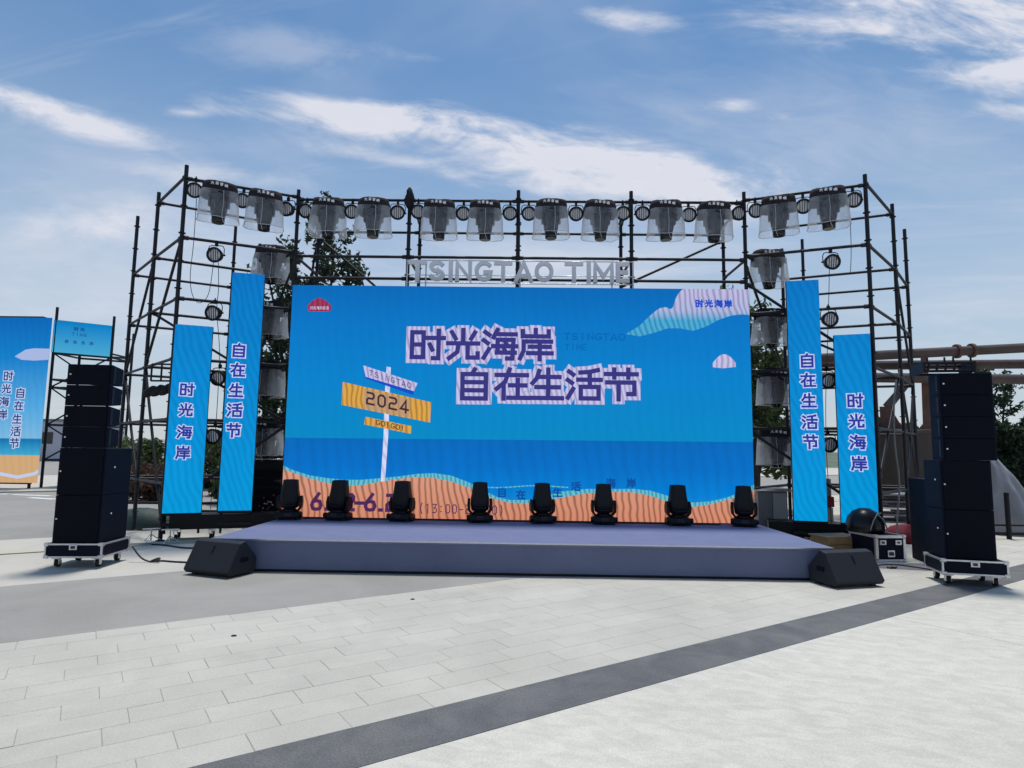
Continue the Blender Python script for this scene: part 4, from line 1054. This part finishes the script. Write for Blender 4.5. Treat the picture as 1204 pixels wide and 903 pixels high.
tag(m.rings(rs).build('tarpaulin_bundle', green_tarp, loc=(-7.55, 12.6, -.05)), 'dark green tarpaulin bundle on the ground behind the left stack', 'tarpaulin')
t = thing('low_rail', 'low black rail on short posts behind the left scaffold', 'rail', (-7.6, 13.4, -.05))
for z in (.42, .25): MB().tube((-1.0, 0, z), (2.2, .3, z), .03, 6).build('bar', pole_m, t)
for x in (-1, .6, 2.2): MB().tube((x, .09 * (x + 1), 0), (x, .09 * (x + 1), .45), .03, 6).build('post', pole_m, t)
for u, v, lb in ((275, 748, 'tiny dark scrap lying on the pale slabs at left'), (485, 705, 'tiny dark scrap lying on slabs in front of the stage')):
    p = gnd(u, v)
    tag(MB().rings([[Vector((math.cos(a) * r * 1.4, math.sin(a) * r, z)) for a in [2 * PI * i / 7 for i in range(7)]] for r, z in ((.018, 0), (.016, .008), (.006, .012))]).build('scrap', rubber, loc=p), lb, 'litter')

# ------------------------------------------------------------------ right background: pipe rack, barrier, tarp, car
t = thing('pipe_rack', 'rusty brown pipe rack crossing behind the right scaffold wing', 'pipe rack', (11, 17, -.05))
def pr(u, v, y=17): p = at(u, v, y); return p - Vector((11, 17, -.05))
for v0, v1, r, y in ((418, 409, .13, 17.0), (429.5, 428, .13, 17.5), (444, 446, .13, 16.6)):
    a, b = at(985, v0 + (v0 - v1) * .25, y), at(1204, v1, y); d = (b - a); a2, b2 = a - d * .15, b + d * 2.2
    MB().tube(a2 - Vector((11, 17, -.05)), b2 - Vector((11, 17, -.05)), r, 14).build('pipe', pipe_m, t)
    for f in (.64, .72):
        c = a + d * f - Vector((11, 17, -.05)); n = d.normalized()
        if v0 < 420: MB().tube(c - n * .04, c + n * .04, r * 1.5, 14).build('flange', rust, t)
MB().rings([[pr(u0, v, y) for u0, y in ((uc - w, 16.9), (uc + w, 16.9), (uc + w * .9, 17.2), (uc - w * .9, 17.2))] for v, uc, w in ((412, 1086, 4), (500, 1090, 5), (535, 1092, 8), (552, 1093, 11), (585, 1093, 11))], (True, True), smooth=False).build('post', rust, t)
MB().rings([[pr(1076, 433, y) for y in (16.9, 17.1)] + [pr(1082, 438, y) for y in (17.1, 16.9)], [pr(1038, 476, y) for y in (16.9, 17.1)] + [pr(1046, 484, y) for y in (17.1, 16.9)]], (True, True), smooth=False).build('brace', pipe_m, t)
q = [(1034, 478), (1046, 478), (1056, 494), (1064, 508), (1036, 512)]
MB().prism(q, lambda u, v, y: pr(u, v, y), 16.8, 17.3).build('gusset', rust, t)
q = [(1073, 526), (1086, 520), (1104, 548), (1104, 592), (1073, 592)]
MB().prism(q, lambda u, v, y: pr(u, v, y), 16.75, 17.25).build('gusset', rust, t)
bh = mat('hopper_steel', (.040, .032, .028), .75, noise=(3, .8, (.07, .05, .04)), bump=(20, .4))
t = thing('steel_hopper', 'dark brown curved steel hopper below the rusty brace', 'hopper', (9.9, 16.2, -.05))
rs = []
for z, r in ((.0, .35), (.5, .62), (1.1, .95), (1.7, 1.05), (2.25, 1.05)):
    rs.append([Vector((r * math.cos(2 * PI * i / 24), .6 * r * math.sin(2 * PI * i / 24), z)) for i in range(24)])
MB().rings(rs).build('shell', bh, t)
MB().lathe([(1.05, 2.2), (1.1, 2.22), (1.1, 2.3), (1.0, 2.3)], 24, Matrix.Diagonal((1, .6, 1, 1))).build('rim', pipe_m, t)
t = thing('panel_stack', 'stack of pale grey sheet panels leaning behind the right scaffold', 'panels', (7.45, 12.9, 0), math.radians(-10))
for k in range(5): MB().box((.02 * (k % 2), .02 * k, .30 + k * .13), (1.1 - .08 * (k % 3), .8, .035)).build('panel', (grey_box, tarp_m, alu)[k % 3], t)
for sx in (-1, 1):
    for sy in (-1, 1): MB().tube((sx * .5, sy * .35, 0), (sx * .5, sy * .35, .9), .025, 6).build('upright', pole_m, t)
t = thing('post_barrier', 'black post and rail barrier at right edge of the plaza', 'barrier', (9.58, 12.6, 0))
for k, (x, h) in enumerate(((0, .90), (.62, .62), (1.9, .9))): MB().tube((x, 0, 0), (x, 0, h), .045, 10).build('post', black, t)
MB().tube((-1.4, .02, .10), (2.6, .02, .10), .03, 8).build('rail', black, t); MB().tube((-1.4, .06, .26), (2.6, .06, .26), .018, 8).build('rail', black, t)
m = MB(); rs = []; rn = random.Random(4)
prf = [(0, .50, .55, .18), (.3, .54, .55, .16), (.55, .50, .5, .14), (.9, .38, .42, .06), (1.25, .27, .32, -.04), (1.55, .16, .2, -.13), (1.68, .07, .1, -.18), (1.72, .01, .01, -.2)]
for k in range(29):
    z = 1.72 * k / 28
    for a, b in zip(prf[:-1], prf[1:]):
        if a[0] <= z <= b[0] + 1e-6: f = (z - a[0]) / (b[0] - a[0]); rx, ry, ox = (a[q] + (b[q] - a[q]) * f for q in (1, 2, 3)); break
    ring = []
    for i in range(64):
        t_ = 2 * PI * i / 64
        fold = .13 * abs(math.sin(t_ * 3.5 + z * 1.6)) - .06 + .07 * math.sin(t_ * 9 - z * 3.1) + .05 * abs(math.sin(t_ * 2 + z * 5.5)) + rn.uniform(-.012, .012)
        ring.append(Vector((ox + math.cos(t_) * rx * (1 + fold), math.sin(t_) * ry * (1 + fold), z)))
    rs.append(ring)
tag(m.rings(rs).build('covered_object', tarp_m, loc=(10.12, 13.6, 0)), 'tall thing wrapped in a wrinkled grey cover behind the right stack', 'covered object')
# parked car at the right edge
t = thing('parked_car', 'grey parked car at the far right edge in front of hedge', 'car', (17.9, 18.6, -.05), math.radians(172))
prof = [(-2.15, .35), (-2.2, .65), (-2.0, .85), (-1.1, .95), (-.45, 1.42), (.9, 1.45), (1.7, 1.02), (2.15, .95), (2.2, .5), (2.1, .32)]
MB().prism(prof, lambda a, b, d: Vector((a, d * (1 if b < 1 else .86), b)), -.86, .86).build('body', car_paint, t, bevel=.05)
for sy in (-1, 1):
    MB().prism([(-.95, .98), (-.40, 1.36), (.25, 1.38), (.25, .98)], lambda a, b, d: Vector((a, sy * (d - .11 * (b - .98) / .4), b)), .862, .872).build('side_window', glass_m, t)
    MB().prism([(.31, .98), (.31, 1.38), (.86, 1.37), (1.45, 1.02)], lambda a, b, d: Vector((a, sy * (d - .11 * (b - .98) / .4), b)), .862, .872).build('side_window', glass_m, t)
    MB().box((-2.12, sy * .6, .72), (.1, .32, .12)).build('headlight', lens_m, t, bevel=.02); MB().box((2.14, sy * .62, .8), (.1, .28, .12)).build('tail_light', red_cloth, t, bevel=.02)
    for x in (-1.35, 1.35):
        M = Matrix.Translation((x, sy * .80, .32)) @ Matrix.Rotation(PI / 2, 4, 'X')
        w = MB().lathe([(.2, -.1), (.31, -.09), (.32, 0), (.31, .09), (.2, .1)], 20, M).build('wheel', rubber, t); MB().lathe([(.19, -.102), (.19, .102)], 14, M).build('rim', alu, w)
MB().add([(-1.06, -.68, 1.0), (-1.06, .68, 1.0), (-.50, .62, 1.40), (-.50, -.62, 1.40)], [(0, 1, 2, 3)]).build('windscreen', glass_m, t)
MB().box((-2.19, 0, .55), (.05, .9, .14)).build('front_grille', lens_black, t)

# ------------------------------------------------------------------ far left: billboard and its scaffold
YB = 22.3
d_bb = led('board_picture', [(0, (205, 165, 120)), (.16, (205, 165, 120)), (.165, (60, 165, 205)), (.26, (0, 110, 170)), (.265, (120, 180, 220)), (.45, (80, 165, 220)), (.75, (10, 125, 200)), (1, (0, 100, 180))], .95, (4, .15, .06, 2), .1, (.2, 6.2))
d_bbc = led('board_cloud', [(0, (160, 175, 215))], 1.0); d_bbi = led('board_ink', [(0, (24, 60, 130))], .9); d_bbo = led('board_outline', [(0, (190, 205, 235))], .9)
bb = thing('billboard', 'tall blue beach billboard standing at the far left edge', 'billboard', (-20, YB, -.05))
BL = lambda x, z, d: Vector((x + 20, d, z + .05))
MB().box((-.35, .12, 3.25), (5.5, .2, 6.1)).build('frame', pole_m, bb)
pnl = MB().flat([(-23.05, .2), (-17.24, .2), (-17.24, 6.2), (-23.05, 6.2)], BL, .01).build('panel', d_bb, bb, fix=False)
def Pb(u, v): p = at(u, v, YB); return (p.x, p.z)
def bbart(name, poly, m, d): MB().flat([(min(a, -17.245), b) for a, b in [Pb(*q) for q in poly]], BL, d).build(name, m, pnl, fix=False)
bbart('cloud', [(17, 419), (30, 411), (40, 409.5), (62, 410), (62, 423), (40, 424), (25, 423)], d_bbc, .005)
bbart('wave', [(-40, 556), (0, 555), (20, 559), (40, 555), (60, 552), (60, 557), (40, 559), (20, 563), (0, 559), (-40, 560)], d_bbo, .005)
m1, m2 = MB(), MB()
for c, u, v in list(zip('时光海岸', (10, 7.5, 5, 3), (442, 457, 472, 487))) + list(zip('自在生活节', (24, 22, 20, 18.5, 17), (462, 477, 492.5, 507, 521))):
    p = Pb(u, v); write(m1, c, BL, p[0] - .17, p[1] - .17, .34, .34, 1, 3.4, .004, .0001); write(m2, c, BL, p[0] - .17, p[1] - .17, .34, .34, 1, 1.3, -.002, .0002)
m1.build('lettering_outline', d_bbo, pnl, fix=False); m2.build('lettering', d_bbi, pnl, fix=False)['kind'] = 'stuff'
for x in (-22.8, -21, -19, -17.6): MB().tube((x + 20, .1, 0), (x + 20, .1, .3), .05, 8).build('leg', pole_m, bb)
t = thing('scaffold_tower', 'scaffold tower with cross braces beside the far left billboard', 'scaffold', (-16.7, 23.6, -.05))
TO = Vector((-16.7, 23.6, -.05))
pa, pb_, pc, pd = Vector((-17.62, 23.0, 0)), Vector((-16.15, 24.1, 0)), Vector((-17.62, 24.4, 0)), Vector((-16.15, 25.4, 0))
for p, h in ((pa, 6.75), (pb_, 6.65), (pc, 6.2), (pd, 6.2)): MB().tube(p - TO - Vector((0, 0, .05)), p - TO + Vector((0, 0, h)), .05, 8).build('standard', pole_m, t)
for z in (1.0, 2.3, 3.7, 4.0, 5.0, 5.15):
    for a, b in ((pa, pb_), (pb_, pd), (pa, pc), (pc, pd)): MB().tube(a - TO + Vector((0, 0, z)), b - TO + Vector((0, 0, z)), .04, 6).build('ledger', pole_m, t)
for z0, z1 in ((1.0, 2.3), (2.3, 3.7), (3.7, 5.0)):
    MB().tube(pa - TO + Vector((0, 0, z0)), pb_ - TO + Vector((0, 0, z1)), .03, 6).build('brace', pole_m, t); MB().tube(pa - TO + Vector((0, 0, z1)), pb_ - TO + Vector((0, 0, z0)), .03, 6).build('brace', pole_m, t)
MB().box((0, .5, 3.78), (1.5, 1.6, .05)).build('platform', grey_box, t)
sb = thing('small_billboard', 'small blue board at the top of the far left scaffold tower', 'billboard', (-16.9, 23.45, 5.02))
ang = math.atan2(1.1, 1.47); sb.rotation_euler = (0, 0, ang); sb.location = (-16.9, 23.48, 5.02)
MB().box((0, .04, .62), (1.86, .06, 1.24)).build('frame', pole_m, sb)
f = MB().flat([(-.92, .01), (.92, .01), (.92, 1.23), (-.92, 1.23)], TL, .004).build('panel', led('small_board', [(0, (70, 165, 205)), (1, (0, 125, 195))], .95, None, .1, (5, 6.2)), sb, fix=False)
m = MB(); write(m, 'TIME', TL, -.35, .7, .1, .12, .13, 1.6, 0.0); write(m, '时光', TL, -.3, .9, .14, .14, .2, 1.5, 0.0); write(m, '自在生活', TL, -.55, .4, .12, .12, .26, 1.5, 0.0); m.build('lettering', d_bbi, f, fix=False)['kind'] = 'stuff'

# ------------------------------------------------------------------ vegetation
def leaves(mb, c, rad, n, size, rn, flat=.5):
    for _ in range(n):
        d = Vector((rn.gauss(0, 1), rn.gauss(0, 1), rn.gauss(0, 1))).normalized() * (rn.random() ** .45)
        p = Vector(c) + Vector((d.x * rad[0], d.y * rad[1], d.z * rad[2]))
        a = Vector((rn.gauss(0, 1), rn.gauss(0, 1), rn.gauss(0, 1))).normalized(); b = a.orthogonal().normalized(); b = (b * math.cos(9 * rn.random()) + a.cross(b) * math.sin(9 * rn.random())).normalized()
        s = size * rn.uniform(.6, 1.3)
        mb.add([p - a * s, p + b * s * flat, p + a * s, p - b * s * flat], [(0, 1, 2, 3)])
def twig_tree(base, stems, label, seed, leaf, size=.10, dens=26, name='tree'):
    """open young tree: several whippy stems with small side twigs and leaf tufts"""
    rn = random.Random(seed); t = thing(name, label, 'tree', base); B = Vector(base)
    tr, cr = MB(), MB()
    for (dx, dy, top, bend) in stems:
        pts = []; n = 9
        for i in range(n):
            f = i / (n - 1); pts.append(Vector((dx * f ** 1.3 + bend * math.sin(f * PI) + rn.uniform(-.04, .04), dy * f + rn.uniform(-.04, .04), top * f)))
        tr.path(pts, [.075 * (1 - f / n) + .012 for f in range(n)], 7)
        for i in range(3, n):
            for _ in range(4):
                a = rn.uniform(0, 2 * PI); L = rn.uniform(.35, .95) * (1.1 - i / n * .5)
                e = pts[i] + Vector((math.cos(a) * L, math.sin(a) * L, rn.uniform(.1, .7)))
                md = pts[i].lerp(e, .5) + Vector((0, 0, -.06)); tr.path([pts[i], md, e], [.018, .012, .006], 5)
                for q in (md, e, e.lerp(md, .4)):
                    r = rn.uniform(.13, .30); leaves(cr, q + Vector((rn.uniform(-.1, .1), rn.uniform(-.1, .1), .05)), (r, r, r * .9), int(dens * rn.uniform(.4, 1.3)), size, rn, .42)
        leaves(cr, pts[-1], (.22, .22, .4), dens, size, rn, .42)
    tr.build('trunk', bark, t); cr.build('crown', leaf, t, fix=False); return t
def bushy_tree(base, h, w, label, seed, leaf, n=5200, size=.14, trunk_h=.3, cat='tree', name='tree', conical=False):
    rn = random.Random(seed); t = thing(name, label, cat, base); tr, cr = MB(), MB()
    tr.path([(0, 0, 0), (.05, 0, h * .3), (.0, .04, h * .6), (0, 0, h * .92)], [.05 * h ** .5 + .03, .05 * h ** .5, .03 * h ** .5, .01], 8)
    clumps = []
    for _ in range(26):
        f = rn.uniform(trunk_h, .97); a = rn.uniform(0, 2 * PI)
        prof = (1.05 - f) if conical else math.sin(PI * min(1, max(.08, (f - trunk_h * .6) / (1.06 - trunk_h * .6)))) ** .6
        r = w * .5 * prof * rn.uniform(.35, 1.0); c = Vector((math.cos(a) * r, math.sin(a) * r, h * f)); clumps.append(c)
        tr.path([(0, 0, h * f * .75), c * .6 + Vector((0, 0, h * f * .3)), c], [.03, .02, .008], 5)
        q = w * rn.uniform(.10, .22); leaves(cr, c, (q, q, q * rn.uniform(.6, 1.0)), n // 26, size, rn)
    tr.build('trunk', bark, t); cr.build('crown', leaf, t, fix=False); return t
twig_tree((-5.1, 14.6, -.05), [(.05, .3, 7.1, -.2), (-.45, .2, 6.1, .15), (.55, -.2, 6.3, .2), (.95, .2, 5.6, .25), (-1.0, 0, 5.6, .0)], 'open leafy tree rising behind the scaffold left of the screen', 3, leaf_dark, .085, 22)
twig_tree((-6.6, 16.4, -.05), [(0, 0, 5.4, .1), (.5, .2, 4.8, .1), (-.5, .1, 4.4, 0), (.9, .1, 3.9, .1)], 'smaller leafy tree behind the left LED columns', 8, leaf_dark, .085, 20)
twig_tree((5.9, 16.0, -.05), [(0, 0, 5.2, .1), (.5, .2, 4.5, .1), (-.5, .1, 4.3, 0)], 'leafy tree behind the right LED columns', 12, leaf_mid, .085, 22)
bushy_tree((6.6, 18.2, -.05), 4.6, 2.6, 'bushy green tree seen in the gap right of the screen', 21, leaf_mid, 5000, .12, .25)
bushy_tree((-8.3, 18.6, -.05), 2.3, 2.0, 'dense green shrub behind the left LED columns', 22, leaf_mid, 4200, .10, .1, 'shrub', 'shrub')
bushy_tree((-12.9, 21.0, -.05), 1.75, 2.6, 'yellow green shrub behind the left scaffold legs', 23, leaf_mid, 3600, .09, .06, 'shrub', 'shrub')
bushy_tree((-11.1, 19.0, -.05), 1.15, 1.9, 'reddish low shrub behind the left scaffold wing', 24, leaf_red, 2600, .08, .06, 'shrub', 'shrub')
bushy_tree((-9.6, 21.5, -.05), 2.6, 1.8, 'dark rounded shrub just left of the outer LED column', 25, leaf_dark, 3400, .10, .08, 'shrub', 'shrub')
bushy_tree((-15.2, 24.0, -.05), 1.6, 2.8, 'wide green shrub far behind the left speaker stack', 28, leaf_mid, 3600, .10, .05, 'shrub', 'shrub')
bushy_tree((-12.2, 24.5, -.05), 2.2, 2.8, 'tall green shrub beyond the reddish one at left', 29, leaf_mid, 3800, .11, .06, 'shrub', 'shrub')
bushy_tree((12.6, 21.5, -.05), 3.0, 2.6, 'dark bush behind the rusty brace', 26, leaf_dark, 3600, .11, .1, 'shrub', 'shrub')
bushy_tree((14.0, 22.0, -.05), 2.7, 2.2, 'dark bush behind the rusty post', 27, leaf_dark, 3200, .11, .1, 'shrub', 'shrub')
for k, (x, y, h, w) in enumerate(((17.1, 23.5, 2.9, 2.4), (18.6, 23.2, 3.2, 2.6), (20.4, 23.4, 3.0, 2.6))):
    bushy_tree((x, y, -.05), h, w, ('dense dark conifer just right of the right speaker stack', 'dense dark conifer behind the parked car', 'dense dark conifer at the far right beyond the car')[k], 31 + k, leaf_dark, 6500, .12, .03, 'tree', 'conifer')
twig_tree((18.6, 25.0, -.05), [(0, 0, 4.9, .15), (.7, .1, 4.2, .1), (-.6, 0, 3.8, 0)], 'thin sparse tree poking above the right hedge', 17, leaf_dark, .10, 14)
# distant ground rise and far greenery
def ridge(name, x0, x1, y, h, seed, m, dep=25):
    rn = random.Random(seed); mb = MB(); n = 60; ph = [rn.uniform(0, 6) for _ in range(4)]; rows = []
    for dy, k in ((0, 0), (dep * .3, .55), (dep * .6, 1.0), (dep, .6)):
        row = []
        for i in range(n + 1):
            f = i / n; e = math.sin(PI * f) ** .5
            z = h * k * e * (.62 + .2 * math.sin(f * 7 + ph[0]) + .12 * math.sin(f * 17 + ph[1] + dy) + .06 * math.sin(f * 41 + ph[2]))
            row.append(Vector((x0 + (x1 - x0) * f, y + dy, z - .1)))
        rows.append(row)
    return struct(name, mb.rings(rows, (False, False), close=False), m)
hill_m = mat('hill_earth', (.36, .30, .27), .95, noise=(.2, .8, (.24, .25, .19)))
hill_g = mat('hill_green', (.13, .16, .12), .95, noise=(.5, .8, (.07, .10, .06)), bump=(2, .8))
ridge('hills', -110, -38, 95, 4.6, 4, hill_m); ridge('hills', -60, 70, 110, 2.6, 6, hill_g); ridge('hills', 20, 140, 80, 5.2, 9, hill_g)
t = thing('distant_building', 'pale grey low building far behind the billboard scaffold', 'building', (-46, 62, -.05))
bm_ = mat('pale_render', (.50, .50, .56), .8, noise=(1, .4, (.45, .45, .51)))
MB().box((0, 0, 1.9), (9, 6, 3.8)).build('wall', bm_, t); MB().box((0, 0, 3.9), (9.4, 6.4, .2)).build('roof', grey_box, t)
for x in (-3, -1, 1, 3): MB().box((x, -3.01, 2.2), (1.0, .06, 1.1)).build('window', glass_m, t)
